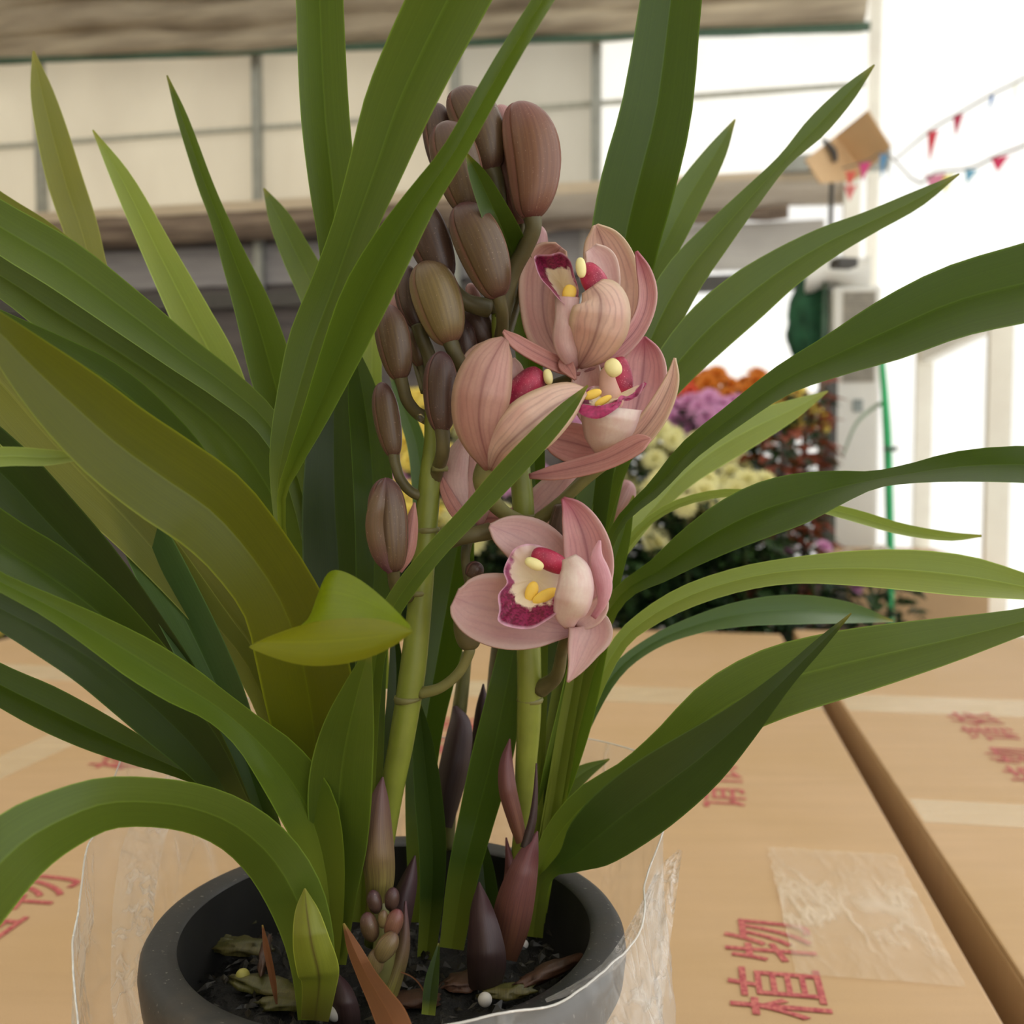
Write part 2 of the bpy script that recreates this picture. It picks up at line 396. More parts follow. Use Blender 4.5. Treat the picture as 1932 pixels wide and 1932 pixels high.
def film_mat(name, tr, rgb, rough=0.12, bump=0.5, scale=30, dist=0.004, wr=0.35, st=(1, 1, 0.4), lim=0.035):
    """clear plastic film: mostly see-through, with creases that catch the light"""
    N = NT(name); tc = N.n('ShaderNodeTexCoord').outputs['Object']; v = N.map(tc, st)
    n1 = N.noise(v, scale, 3, 0.6); n2 = N.noise(v, scale * 0.45, 2, 0.5)
    r1 = N.math('ABSOLUTE', N.math('SUBTRACT', n1, 0.5)); r2 = N.math('ABSOLUTE', N.math('SUBTRACT', n2, 0.52))
    ridge = N.math('MAXIMUM', N.ramp(r1, [(0, W(1)), (lim, W(0))]), N.ramp(r2, [(0, W(0.8)), (lim * 0.6, W(0))]))
    patchy = N.ramp(N.noise(tc, scale * 0.3, 2), [(0.4, W(0.15)), (0.65, W(1))])
    N.bump(N.math('ADD', n1, N.math('MULTIPLY', ridge, 0.4)), bump, dist)
    N.b.inputs['Base Color'].default_value = lin(rgb); N.set(Roughness=rough)
    N.b.inputs['Specular IOR Level'].default_value = 0.8
    t = N.n('ShaderNodeBsdfTransparent'); ms = N.n('ShaderNodeMixShader')
    fac = N.math('ADD', N.math('MULTIPLY', N.math('MULTIPLY', ridge, patchy), wr), 1 - tr, clamp=True)
    fac = N.math('ADD', fac, N.math('MULTIPLY', patchy, 0.14), clamp=True)
    lw = N.n('ShaderNodeLayerWeight'); lw.inputs[0].default_value = 0.3
    fac = N.math('ADD', fac, N.math('MULTIPLY', lw.outputs[1], 0.22), clamp=True)
    N.l(fac, ms.inputs[0]); N.l(t.outputs[0], ms.inputs[1]); N.l(N.b.outputs[0], ms.inputs[2]); N.l(ms.outputs[0], N.out.inputs[0])
    return N.m
M['bag'] = film_mat('clear_plastic_bag', 0.90, (235, 232, 225), rough=0.16, bump=0.5, scale=34, wr=0.3)
M['tape'] = film_mat('clear_packing_tape', 0.72, (244, 226, 190), rough=0.28, bump=0.2, scale=7, wr=0.25, st=(0.5, 3, 1))
M['wrink'] = film_mat('wrinkled_packing_tape', 0.93, (240, 222, 196), rough=0.25, bump=0.5, scale=26, wr=0.4, st=(1.6, 0.45, 1), lim=0.07)
#@@SHELL
# ================================================================== greenhouse shell
GY = math.radians(12)
def gw(s, z, off=0.0):             # point on the back wall: s metres right of the corner (negative = left)
    return Vector((2.02 + s * math.cos(GY) - off * math.sin(GY), 5.68 - s * math.sin(GY) - off * math.cos(GY), z))
def rwp(s, z, off=0.0):            # right wall: s metres from the corner towards the camera
    return Vector((2.02 - s * math.sin(GY) - off * math.cos(GY), 5.68 - s * math.cos(GY) + off * math.sin(GY), z))
def slab(name, a, b, z0, z1, th, mat, parent=None):
    a = Vector(a); b = Vector(b); d = (b - a); d.z = 0; L = d.length
    rz = math.atan2(d.y, d.x); c = (a + b) / 2; c.z = (z0 + z1) / 2
    return box(name, c, (L, th, z1 - z0), mat, parent, rz)
def floor_mat():
    N = NT('concrete_floor'); tc = N.n('ShaderNodeTexCoord').outputs['Object']
    f = N.noise(tc, 3, 6); N.l(N.ramp(f, [(0.3, lin((120, 114, 108))), (0.7, lin((165, 158, 150)))]), N.b.inputs['Base Color'])
    N.set(Roughness=0.8); N.bump(f, 0.3, 0.01); return N.m
fl = struct(box('floor', (-2, 3, -0.05), (16, 12, 0.1), floor_mat()))
def sheet_mat(name, rgb, rgb2, tl=0.4, sc=(1, 1, 10), scale=3, rough=0.7, bump=0.4):
    N = NT(name); tc = N.n('ShaderNodeTexCoord').outputs['Object']
    f = N.noise(N.map(tc, sc), scale, 5, 0.55)
    col = N.ramp(f, [(0.3, lin(rgb)), (0.7, lin(rgb2))]); N.l(col, N.b.inputs['Base Color']); N.set(Roughness=rough)
    N.bump(f, bump, 0.03)
    if tl: translucent(N, col, tl)
    return N.m
m_film = sheet_mat('cream_wall_film', (226, 219, 205), (238, 232, 218), 0.5, (1, 1, 0.5), 1.5)
m_low = sheet_mat('grey_lower_sheet', (84, 78, 80), (116, 108, 106), 0.1)
m_band = sheet_mat('grey_band', (150, 146, 148), (176, 172, 172), 0.1)
m_white = sheet_mat('white_lower_film', (240, 239, 237), (250, 249, 246), 0.85, (1, 1, 1), 1.5)
m_cloth = sheet_mat('beige_shade_cloth', (178, 164, 144), (240, 228, 204), 0.4, (0.6, 0.6, 7), 3.0, 0.9, 0.8)
m_brown = sheet_mat('brown_canvas', (92, 76, 66), (156, 138, 120), 0.0, (0.6, 0.6, 9), 4, 0.9, 0.6)
m_tan = sheet_mat('tan_webbing', (206, 188, 160), (226, 208, 182), 0.1)
m_steel = plain('galvanised_steel', (160, 162, 156), 0.45, 0.5, 0.1, 20)
m_steeld = plain('dark_steel', (86, 84, 82), 0.5, 0.4, 0.1, 20)
m_green = plain('green_edging', (78, 104, 86), 0.6, 0, 0.15, 30)
# back wall
m_filmr = sheet_mat('wall_film_backlit_right', (244, 241, 234), (252, 250, 246), 0.85, (1, 1, 0.5), 1.5, 0.7, 0.15)  # whitest, clearest film: backlight glow towards the right put into the material
m_filmm = sheet_mat('wall_film_backlit_mid', (212, 207, 196), (222, 218, 208), 0.6, (1, 1, 0.5), 1.5, 0.7, 0.2)  # middle step of the same backlight gradient, set by colour and translucency
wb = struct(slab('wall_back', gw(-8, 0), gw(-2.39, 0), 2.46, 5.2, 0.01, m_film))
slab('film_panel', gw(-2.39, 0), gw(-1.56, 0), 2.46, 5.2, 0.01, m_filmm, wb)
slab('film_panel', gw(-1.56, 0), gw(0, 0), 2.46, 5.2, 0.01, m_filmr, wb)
bandL = slab('wall_panel', gw(-8, 0, 0.02), gw(-1.65, 0, 0.02), 2.0, 2.24, 0.012, m_band, wb)
lowL = slab('wall_panel', gw(-8, 0), gw(-1.65, 0), 0, 2.46, 0.01, m_low, wb)
lowR = slab('wall_panel', gw(-1.65, 0), gw(0, 0), 0, 2.46, 0.01, m_white, wb)
bandR = slab('wall_panel', gw(-1.65, 0, 0.02), gw(-0.3, 0, 0.02), 1.98, 2.24, 0.012, sheet_mat('pale_band', (206, 202, 198), (222, 219, 214), 0.3), wb)
lowL['label'] = 'dark grey lower wall sheet'; lowR['label'] = 'white translucent lower wall sheet'
def lumpy(name, a, b, r, mat, parent=None, n=90, seg=14, amp=0.35, sag=0.0, flat=1.0, fr=2.2):
    vs = []; fs = []; a = Vector(a); b = Vector(b); q = (b - a).normalized(); s = q.cross(Vector((0, 0, 1))).normalized(); up = s.cross(q)
    for i in range(n + 1):
        t = i / n; c = a.lerp(b, t); c.z -= sag * 4 * t * (1 - t) * abs(math.sin(t * math.pi * 3))
        for k in range(seg):
            th = 2 * math.pi * k / seg
            rr = r * (1 + amp * noise.noise(Vector((c.x * fr, c.y * fr + 7, th * 1.3))))
            vs.append(c + s * math.cos(th) * rr * flat + up * math.sin(th) * rr)
    for i in range(n):
        for k in range(seg):
            k2 = (k + 1) % seg; fs.append((i * seg + k, i * seg + k2, (i + 1) * seg + k2, (i + 1) * seg + k))
    return obj(name, vs, fs, mat, parent)
r1 = lumpy('rolled_canvas', gw(-8, 2.33, 0.16), gw(-2.3, 2.35, 0.16), 0.10, m_brown, None, amp=0.3)
tag(r1, 'long brown canvas roll along the back wall under the cream film', 'canvas roll')
m_pale = sheet_mat('pale_canvas', (196, 184, 168), (222, 212, 198), 0.35, (0.6, 0.6, 9), 4, 0.9, 0.6)
lumpy('canvas_end', gw(-2.32, 2.36, 0.16), gw(-0.15, 2.38, 0.16), 0.085, m_pale, r1, amp=0.3)
lumpy('canvas_end', gw(-1.9, 2.25, 0.14), gw(-0.5, 2.27, 0.14), 0.04, m_brown, r1, amp=0.8, fr=4)
b1_ = slab('webbing', gw(-8, 0, 0.16), gw(-0.15, 0, 0.16), 2.40, 2.46, 0.16, m_tan, r1)
rr = slab('wall_rail', gw(-8, 0, 0.05), gw(-0.1, 0, 0.05), 1.86, 1.95, 0.05, m_steeld, wb)
rr = slab('wall_rail', gw(-8, 0, 0.03), gw(-0.1, 0, 0.03), 2.94, 2.965, 0.03, plain('seam_grey', (184, 184, 172), 0.6), wb)
for sx in (-5.14, -3.64, -2.39, -1.56):
    bm = bmesh.new(); p = gw(sx, 0, 0.07); add_box(bm, (p.x, p.y, 1.75), (0.055, 0.055, 3.5), -GY, 0.004)
    ps = bmobj('steel_post', bm, m_steel); struct(ps)
# gathered shade cloth under the roof: overlapping long swags
cl = thing('gathered_shade_cloth', 'beige shade cloth gathered in long folds below the roof, top of frame', 'shade cloth', gw(-4, 3.6))
for i in range(7):
    off = 0.10 + 0.11 * i
    lumpy('cloth_fold', gw(-8, 3.66 + 0.115 * i, off + .08), gw(-0.12, 3.31 + 0.135 * i, off + .08), 0.105 + 0.008 * i, m_cloth, cl, n=120, amp=0.45, sag=0.02, fr=1.4)
gl = lumpy('green_edging', gw(-8, 3.545, 0.2), gw(-0.1, 3.19, 0.2), 0.022, m_green, cl, amp=0.4)
# ceiling: the roof's underside, far above
m_roof = sheet_mat('roof_film', (190, 186, 178), (215, 210, 200), 0.75, (1, 1, 1), 2)
cb = struct(slab('trim_1', gw(-8, 0, 0.9), gw(0.3, 0, 0.9), 4.36, 4.44, 0.08, m_steeld))
# right wall: translucent film on a pale frame, with a window bay
wr = struct(slab('wall_right', rwp(0, 0), rwp(4.6, 0), 0.0, 5.2, 0.006, sheet_mat('white_wall_film', (244, 243, 240), (253, 253, 251), 0.92, (1, 1, 1), 1, 0.6, 0.05)))
m_frame = plain('cream_frame', (252, 246, 234), 0.6, 0, 0.05, 10)
for s_, w_ in ((0.02, 0.035), (1.67, 0.04), (2.83, 0.04)):
    bm = bmesh.new(); p = rwp(s_, 0, 0.05); add_box(bm, (p.x, p.y, 2.6 if s_ < 0.1 else 0.68), (0.06, w_, 5.2 if s_ < 0.1 else 1.36), -GY)
    struct(bmobj('frame_post', bm, m_frame))
for z_ in (0.55, 1.33):
    struct(slab('trim_2', rwp(1.67, 0, 0.05), rwp(2.83, 0, 0.05), z_ - 0.03, z_ + 0.03, 0.04, m_frame))
m_rooff = sheet_mat('milky_roof_film', (215, 212, 204), (228, 225, 218), 0.8, (1, 1, 1), 1.5, 0.7, 0.1)
struct(box('unseen_ceiling', (-2.0, 1.6, 5.25), (11.5, 12.2, 0.02), m_rooff))  # unseen roof film, added to cut the light inside the greenhouse
struct(slab('unseen_wall_left', Vector((-7.2, -4.4, 0)), Vector((-6.0, 7.4, 0)), 0, 5.2, 0.01, m_film))  # out-of-view side wall, added to dim the interior
struct(slab('unseen_wall_front', Vector((-7.2, -4.4, 0)), Vector((0.6, -4.4, 0)), 0, 5.2, 0.01, m_film))  # unseen wall behind the camera, added to lower the inside light
# header box at the corner
hb = struct(slab('trim_3', gw(-0.55, 0, 0.25), gw(0.1, 0, 0.25), 2.44, 2.52, 0.12, m_steel))
hp = struct(slab('trim_4', gw(-0.22, 0, 0.22), gw(-0.14, 0, 0.22), 1.2, 2.46, 0.1, m_frame))
#@@BACK
# ================================================================== things in the background
# folded cardboard sheet on a thin stand
cs = thing('cardboard_sign', 'folded plain cardboard sheet held aloft on a thin dark pole', 'cardboard sheet', PY(1570, 700, 3.4))
def quadbox(name, pts, th, mat, parent):
    n = (pts[1] - pts[0]).cross(pts[3] - pts[0]).normalized() * th
    vs = list(pts) + [p + n for p in pts]
    return obj(name, vs, [(0, 1, 2, 3), (7, 6, 5, 4), (0, 4, 5, 1), (1, 5, 6, 2), (2, 6, 7, 3), (3, 7, 4, 0)], mat, parent, False)
m_cardl = plain('cardboard_light', (214, 180, 138), 0.7, 0, 0.05, 10)
quadbox('panel', [PY(1520, 300, 3.35), PY(1578, 255, 3.45), PY(1612, 340, 3.45), PY(1548, 345, 3.35)], 0.006, m_cardl, cs)
quadbox('panel', [PY(1578, 255, 3.45), PY(1636, 208, 3.30), PY(1680, 278, 3.30), PY(1632, 328, 3.45)], 0.006, m_cardl, cs)
quadbox('panel', [PY(1578, 255, 3.452), PY(1632, 328, 3.452), PY(1612, 340, 3.452), PY(1590, 300, 3.44)], 0.006, m_cardl, cs)
tube('pole', [PY(1572, 285, 3.52), PY(1567, 420, 3.52), PY(1562, 700, 3.52), PY(1562, 1000, 3.52), Vector((PY(1562, 1000, 3.52).x, 3.52, 0))], [0.008], m_steeld, cs, n=10)
tube('clamp', [PY(1552, 262, 3.40), PY(1572, 285, 3.40), PY(1576, 305, 3.40)], [0.006, 0.012, 0.008], m_steeld, cs, n=6)
# bunting
def flag(parent, x, y, w, h, Y, rgb, tilt=0.0):
    p = PY(x, y, Y); s = Y / 1932
    a = p + Vector((-w / 2 * s, 0.01 * tilt, 0)); b = p + Vector((w / 2 * s, -0.01 * tilt, 0)); c = p + Vector((0.1 * w * s * tilt, 0.02, -h * s))
    key = 'flag%s' % (rgb,)
    if key not in M:
        N = NT('bunting_' + '_'.join(map(str, rgb))); N.b.inputs['Base Color'].default_value = lin(rgb); N.set(Roughness=0.6); translucent(N, lin(rgb), 0.5)
        M[key] = N.m
    m1 = (a + b) / 2 + Vector((0, 0.012, 0)); 
    return obj('pennant', [a, m1, b, c, (a + c) / 2, (b + c) / 2 ], [(0, 1, 3, 4), (1, 2, 5, 3)], M[key], parent, False)
m_cord = plain('bunting_cord', (150, 140, 130), 0.8)
def bunting(lab, cordpts, flags, Y):
    t = thing('bunting', lab, 'bunting', PY(cordpts[0][0], cordpts[0][1], Y), 'strings of pennants by the bright wall')
    tube('cord', [PY(x, y, Y - 0.1 * i) for i, (x, y) in enumerate(cordpts)], [0.0025], m_cord, t, 6, 20)
    for f in flags: flag(t, *f[:4], Y, f[4], f[5] if len(f) > 5 else 0)
bunting('upper string of coloured pennants rising steeply to the right before the bright wall',
        [(1690, 300), (1757, 245), (1808, 215), (1872, 178), (1932, 148), (2010, 100)],
        [(1760, 245, 20, 55, (220, 84, 96)), (1808, 216, 14, 36, (200, 70, 100), 1), (1873, 178, 14, 26, (70, 130, 200), -1), (1925, 155, 14, 40, (232, 232, 130))], 3.0)
bunting('lower string of pink, yellow and blue pennants, leading to the cardboard sheet',
        [(1590, 318), (1640, 302), (1672, 288), (1730, 345), (1765, 325), (1830, 318), (1885, 292), (1932, 275), (2000, 240)],
        [(1606, 322, 22, 30, (232, 110, 100)), (1632, 305, 24, 32, (226, 92, 150)), (1668, 290, 16, 44, (110, 160, 200)), (1605, 350, 20, 26, (236, 140, 140), 1),
         (1765, 328, 34, 40, (230, 150, 180), 1), (1788, 328, 26, 32, (238, 232, 120)), (1833, 318, 30, 24, (120, 180, 210), -1), (1886, 294, 30, 26, (222, 70, 110), 1), (1934, 276, 22, 26, (226, 80, 110))], 3.0)
# white floor-standing cooler with grille
wc = thing('air_cooler', 'tall white air cooler with a grey grille behind the flowers', 'air cooler', PY(1620, 1000, 3.3))
m_wp = plain('white_plastic', (236, 236, 232), 0.4, 0, 0.02, 5)
p0 = PY(1622, 540, 3.35); zt = p0.z; zb = PY(1622, 850, 3.35).z
box('housing', (p0.x, 3.4, (zt + 0.2) / 2), (0.15, 0.12, zt - 0.2), m_wp, wc, -0.15, 0.012)
bm = bmesh.new()
gz0 = PY(1622, 715, 3.33).z; gz1 = PY(1622, 555, 3.33).z
for i in range(26):
    z = gz0 + (gz1 - gz0) * i / 25; add_box(bm, (p0.x - 0.004, 3.335, z), (0.095, 0.008, 0.004), -0.15)
bmobj('grille', bm, plain('grille_grey', (150, 146, 136), 0.5), wc)
box('grille_backing', (p0.x - 0.004, 3.338, (gz0 + gz1) / 2), (0.1, 0.006, gz1 - gz0 + 0.02), plain('grille_backing_grey', (176, 170, 158), 0.6), wc, -0.15)
box('control_panel', (p0.x - 0.004, 3.337, PY(1622, 765, 3.33).z), (0.03, 0.008, 0.04), plain('panel_grey', (150, 160, 160), 0.5), wc, -0.15)
# dark square post beside it
dp = box('square_post', (PY(1569, 700, 3.2).x, 3.2, 0.62), (0.03, 0.03, 1.24), m_steeld); tag(dp, 'dark square steel post left of the white air cooler', 'post')
bpx = box('post', (PY(1556, 700, 3.3).x, 3.3, 0.62), (0.03, 0.03, 1.22), plain('brown_wood', (126, 106, 92), 0.7)); tag(bpx, 'brown wooden post just left of the dark square post', 'post')
# green net bag
bm = bmesh.new(); bmesh.ops.create_uvsphere(bm, u_segments=28, v_segments=20, radius=1)
c0 = PY(1528, 612, 3.5)
for v in bm.verts:
    f = 1 + 0.25 * noise.noise(v.co * 2.2) + 0.08 * math.sin(6 * math.atan2(v.co.y, v.co.x))
    v.co = Vector((v.co.x * 0.075 * f, v.co.y * 0.06 * f, v.co.z * 0.17)) + c0
gn = bmobj('green_netting', bm, sheet_mat('green_netting', (20, 62, 42), (44, 104, 70), 0.1, (1, 1, 1), 20, 0.8), None, True)
tag(gn, 'bundle of dark green netting hung beside the wooden post', 'netting')
hk = tube('hanging_cord', [c0 + Vector((0, 0, 0.16)), c0 + Vector((0.03, -0.05, 0.2)), Vector((PY(1556, 530, 3.3).x, 3.3, 1.2))], [0.006], m_green, gn, 8, 8)
cap = lumpy('crumpled_film', PY(1520, 520, 3.45), PY(1640, 520, 3.4), 0.05, m_wp, None, n=24, amp=0.7, fr=9)
tag(cap, 'crumpled white plastic film piled over the netting and the cooler', 'plastic film')
dk = box('dark_cap', tuple(PY(1592, 497, 3.3)), (0.07, 0.06, 0.03), m_steeld, None, 0.2, 0.006); tag(dk, 'small dark cap on top of the crumpled white film', 'cap')
# bright green cane, with a knot and side branch
gc = thing('green_cane', 'bright green plastic cane standing right of the white cooler', 'plant cane', (PY(1680, 950, 2.7).x, 2.7, 0.3))
m_cane = plain('cane_green', (60, 190, 120), 0.4, 0, 0.1, 20)
tube('cane', [PY(1660, 640, 2.7), PY(1670, 760, 2.7), PY(1676, 880, 2.7), PY(1680, 1100, 2.7), Vector((PY(1680, 1100, 2.7).x, 2.7, 0.30))], [0.007, 0.011, 0.011, 0.01], m_cane, gc, 10, 20)
tube('tie', [PY(1668, 845, 2.68), PY(1680, 848, 2.68), PY(1692, 846, 2.68)], [0.006], m_green, gc, 8, 4)
tube('side_shoot', [PY(1590, 860, 2.72), PY(1615, 800, 2.72), PY(1650, 768, 2.72), PY(1668, 760, 2.7)], [0.003, 0.005, 0.006], plain('shoot_grey_green', (150, 170, 150), 0.6), gc, 8, 12)
# ------------------------------------------------------------------ chrysanthemum display
def bloom_mesh(name, rgb):
    N = NT('petals_' + name); tc = N.n('ShaderNodeTexCoord').outputs['Object']
    c = lin(rgb); f = N.noise(tc, 60, 2)
    col = N.ramp(f, [(0.3, tuple(x * 0.8 for x in c[:3])), (0.7, tuple(min(1, x * 1.15) for x in c[:3]))])
    N.l(col, N.b.inputs['Base Color']); N.set(Roughness=0.6); translucent(N, col, 0.25)
    vs = []; fs = []
    for ring, (cnt, tilt, L, z) in enumerate(((13, 0.15, 1.0, 0.0), (11, 0.55, 0.85, 0.06), (9, 0.95, 0.62, 0.12), (6, 1.3, 0.4, 0.16))):
        for i in range(cnt):
            a = 2 * math.pi * (i + 0.5 * ring) / cnt; d = Vector((math.cos(a), math.sin(a), 0)); s = Vector((-d.y, d.x, 0))
            up = Vector((0, 0, 1)); ax = d * math.cos(tilt) + up * math.sin(tilt); b = len(vs); w = 0.2 * L + 0.06
            vs += [up * z, ax * L * 0.6 + s * w + up * z, ax * L * 0.6 - s * w + up * z, ax * L + up * (z - 0.05)]
            fs += [(b, b + 2, b + 3, b + 1)]
    me = bpy.data.meshes.new('bloom_' + name); me.from_pydata([tuple(v) for v in vs], [], fs); me.materials.append(N.m); me.shade_smooth(); return me
BL = {n: bloom_mesh(n, c) for n, c in dict(cream=(242, 236, 176), yellow=(246, 222, 110), pink=(230, 168, 212), orange=(230, 140, 40), coral=(236, 100, 66), rust=(150, 70, 60), white=(240, 234, 224)).items()}
m_fol = [leaf_mat('chrysanthemum_leaf_%d' % i, c, tl=0.2) for i, c in enumerate(((56, 82, 46), (40, 62, 38), (88, 110, 62)))]
m_cro = leaf_mat('red_brown_leaf', (150, 78, 60), tl=0.2)
m_potp = plain('nursery_pot_plastic', (70, 56, 50), 0.6)
def foliage(name, c, rx, ry, rz, cnt, mat, parent, size=0.035, up=0.3):
    vs = []; fs = []; uv = []
    for i in range(cnt):
        th = random.uniform(0, 2 * math.pi); r = math.sqrt(random.random()); z = random.uniform(-1, 1)
        p = Vector((c[0] + math.cos(th) * r * rx, c[1] + math.sin(th) * r * ry, c[2] + z * rz))
        d = Vector((math.cos(th), math.sin(th), random.uniform(-0.5, up + 0.4))).normalized()
        s = d.cross(Vector((random.uniform(-.4, .4), random.uniform(-.4, .4), 1))).normalized(); L = size * random.uniform(0.7, 1.4); w = L * 0.32
        n = s.cross(d) * L * 0.12; b = len(vs)
        vs += [p, p + d * L * 0.45 + s * w + n, p + d * L + Vector((0, 0, -L * 0.2)), p + d * L * 0.45 - s * w + n, p + d * L * 0.5]
        uv += [(0.5, 0.7), (1, 0.5), (0.5, 0.1), (0, 0.5), (0.5, 0.4)]
        fs += [(b, b + 1, b + 4), (b + 1, b + 2, b + 4), (b + 2, b + 3, b + 4), (b + 3, b, b + 4)]
    o = obj(name, vs, fs, mat, parent, False, uv); o['kind'] = 'stuff'; return o
def lathe(name, c, prof, mat, parent, seg=40):
    vs = []; fs = []; uv = []; n = len(prof)
    for i, (r, z) in enumerate(prof):
        for k in range(seg):
            a = 2 * math.pi * k / seg; vs.append(Vector((c[0] + r * math.cos(a), c[1] + r * math.sin(a), c[2] + z))); uv.append((k / seg, i / (n - 1)))
    for i in range(n - 1):
        for k in range(seg):
            k2 = (k + 1) % seg; fs.append((i * seg + k, i * seg + k2, (i + 1) * seg + k2, (i + 1) * seg + k))
    return obj(name, vs, fs, mat, parent, True, uv)
def mum(px, ptop, Y, zb, kind, lab, nb=16, rad=0.11, fi=0, bs=0.03):
    """px column, ptop pixel row of its crown, at distance Y, standing at height zb"""
    top = PY(px, ptop, Y); zt = top.z; x = top.x
    t = thing('potted_chrysanthemum', lab, 'potted flowers', (x, Y, zb), 'potted chrysanthemums on the benches behind the cartons')
    lathe('pot', (x, Y, zb), [(0.0, 0.0), (0.05, 0.0), (0.07, 0.11), (0.075, 0.11), (0.075, 0.125), (0.065, 0.125), (0.062, 0.11), (0.0, 0.105)], m_potp, t, 18)
    h = zt - zb - 0.12
    foliage('foliage', (x, Y, zb + 0.12 + h * 0.45), rad * 1.0, rad * 1.0, h * 0.42, int(430 * h / 0.35), m_fol[fi % 3], t)
    tube('stem', [Vector((x, Y, zb + 0.09)), Vector((x + 0.01, Y, zb + 0.1 + h * 0.5)), Vector((x, Y, zt - 0.05))], [0.006, 0.004], m_fol[2], t, 6, 6)
    for i in range(nb):
        a = i * 2.39996; r = rad * math.sqrt((i + 0.5) / nb)
        p = Vector((x + math.cos(a) * r, Y + math.sin(a) * r, zt - 0.02 - (r / rad) ** 2 * 0.085 + random.uniform(-0.012, 0.012)))
        o = bpy.data.objects.new('bloom', BL[kind]); C.objects.link(o); o.parent = t; o.location = p - t.location
        d = Vector((math.cos(a) * r / rad, math.sin(a) * r / rad - 0.35, 0.7)); o.rotation_euler = d.to_track_quat('Z', 'Y').to_euler()
        s = bs * random.uniform(0.85, 1.2); o.scale = (s, s, s)
    return t
m_bench = plain('bench_galvanised', (120, 120, 116), 0.5, 0.3)
def bench(name, lab, x0, x1, y0, y1, z):
    t = thing(name, lab, 'bench', ((x0 + x1) / 2, (y0 + y1) / 2, 0))
    box('bench_top', ((x0 + x1) / 2, (y0 + y1) / 2, z - 0.015), (x1 - x0, y1 - y0, 0.03), m_bench, t)
    for a in (x0 + 0.05, x1 - 0.05):
        for b in (y0 + 0.05, y1 - 0.05): box('leg', (a, b, (z - 0.03) / 2), (0.04, 0.04, z - 0.03), m_bench, t)
bench('plant_bench', 'low grey bench carrying the front rows of potted chrysanthemums', -1.25, 0.80, 2.0, 2.62, 0.33)
bench('plant_bench', 'taller grey bench carrying the back row of potted chrysanthemums', -1.6, 0.86, 2.68, 3.12, 0.52)
ORD = ['first', 'second', 'third', 'fourth', 'fifth', 'sixth', 'seventh', 'eighth']
wn = dict(cream='cream', yellow='yellow', pink='pink', orange='orange', coral='coral red', white='white', rust='rust red')
def row(lst, Y, zb, where, nb, rad, bs):
    for i, (px, pt, kd, fi) in enumerate(lst):
        same = [q for q in lst if q[2] == kd]; k = [q[2] for q in lst[:i]].count(kd)
        lab = ('only %s chrysanthemum in the %s' % (wn[kd], where)) if len(same) == 1 else '%s %s chrysanthemum from the left in the %s' % (ORD[k], wn[kd], where)
        few = kd == 'white' or (kd == 'pink' and where.startswith('front') and px > 1500)
        mum(px, pt + random.randint(-6, 6), Y + random.uniform(-0.02, 0.02), zb, kd, lab, 6 if few else nb, rad, fi, bs * (0.6 if few else 1))
row([(-60, 1060, 'cream', 1), (40, 1100, 'yellow', 0), (750, 900, 'yellow', 0), (900, 930, 'cream', 1), (1020, 940, 'cream', 1), (1170, 935, 'cream', 0), (1290, 872, 'cream', 1), (1400, 872, 'cream', 0), (1530, 1010, 'pink', 1), (1640, 1010, 'white', 0)], 2.14, 0.33, 'front row', 20, 0.095, 0.034)
row([(700, 830, 'pink', 1), (790, 800, 'yellow', 0), (960, 830, 'pink', 2), (1130, 850, 'cream', 1), (1235, 796, 'cream', 0), (1335, 812, 'cream', 1)], 2.44, 0.33, 'middle row', 20, 0.10, 0.034)
row([(700, 745, 'yellow', 1), (790, 735, 'yellow', 1), (920, 760, 'cream', 1), (1120, 765, 'pink', 1), (1240, 742, 'pink', 0), (1330, 742, 'pink', 1), (1415, 738, 'pink', 2), (1492, 722, 'yellow', 0)], 2.82, 0.52, 'back row', 20, 0.095, 0.036)
row([(1275, 706, 'coral', 0), (1345, 694, 'orange', 1), (1420, 702, 'orange', 0)], 3.02, 0.52, 'rearmost row', 16, 0.085, 0.038)
def cro(px, y0, y1, Y, zb, lab):
    a = PY(px, y0, Y); t = thing('red_leaved_shrub', lab, 'shrub', (a.x, Y, zb)); zt = a.z
    lathe('pot', (a.x, Y, zb), [(0, 0), (0.05, 0), (0.07, 0.11), (0.065, 0.125), (0.0, 0.11)], m_potp, t, 18)
    tube('stem', [Vector((a.x, Y, zb + 0.1)), Vector((a.x, Y, zt - 0.05))], [0.008], m_potp, t, 8, 4)
    foliage('foliage', (a.x, Y, (zb + 0.15 + zt) / 2), 0.06, 0.06, (zt - zb - 0.15) / 2, 150, m_cro, t, 0.05)
    f = foliage('foliage', (a.x, Y, (zb + 0.15 + zt) / 2), 0.055, 0.055, (zt - zb - 0.15) / 2, 90, m_fol[1], t, 0.045); f['label'] = 'dark green leaves'
cro(1520, 705, 900, 2.74, 0.52, 'tall shrub of red brown leaves beside the dark post')
cro(1478, 800, 960, 2.30, 0.33, 'shorter shrub of red brown leaves in front of the tall one')
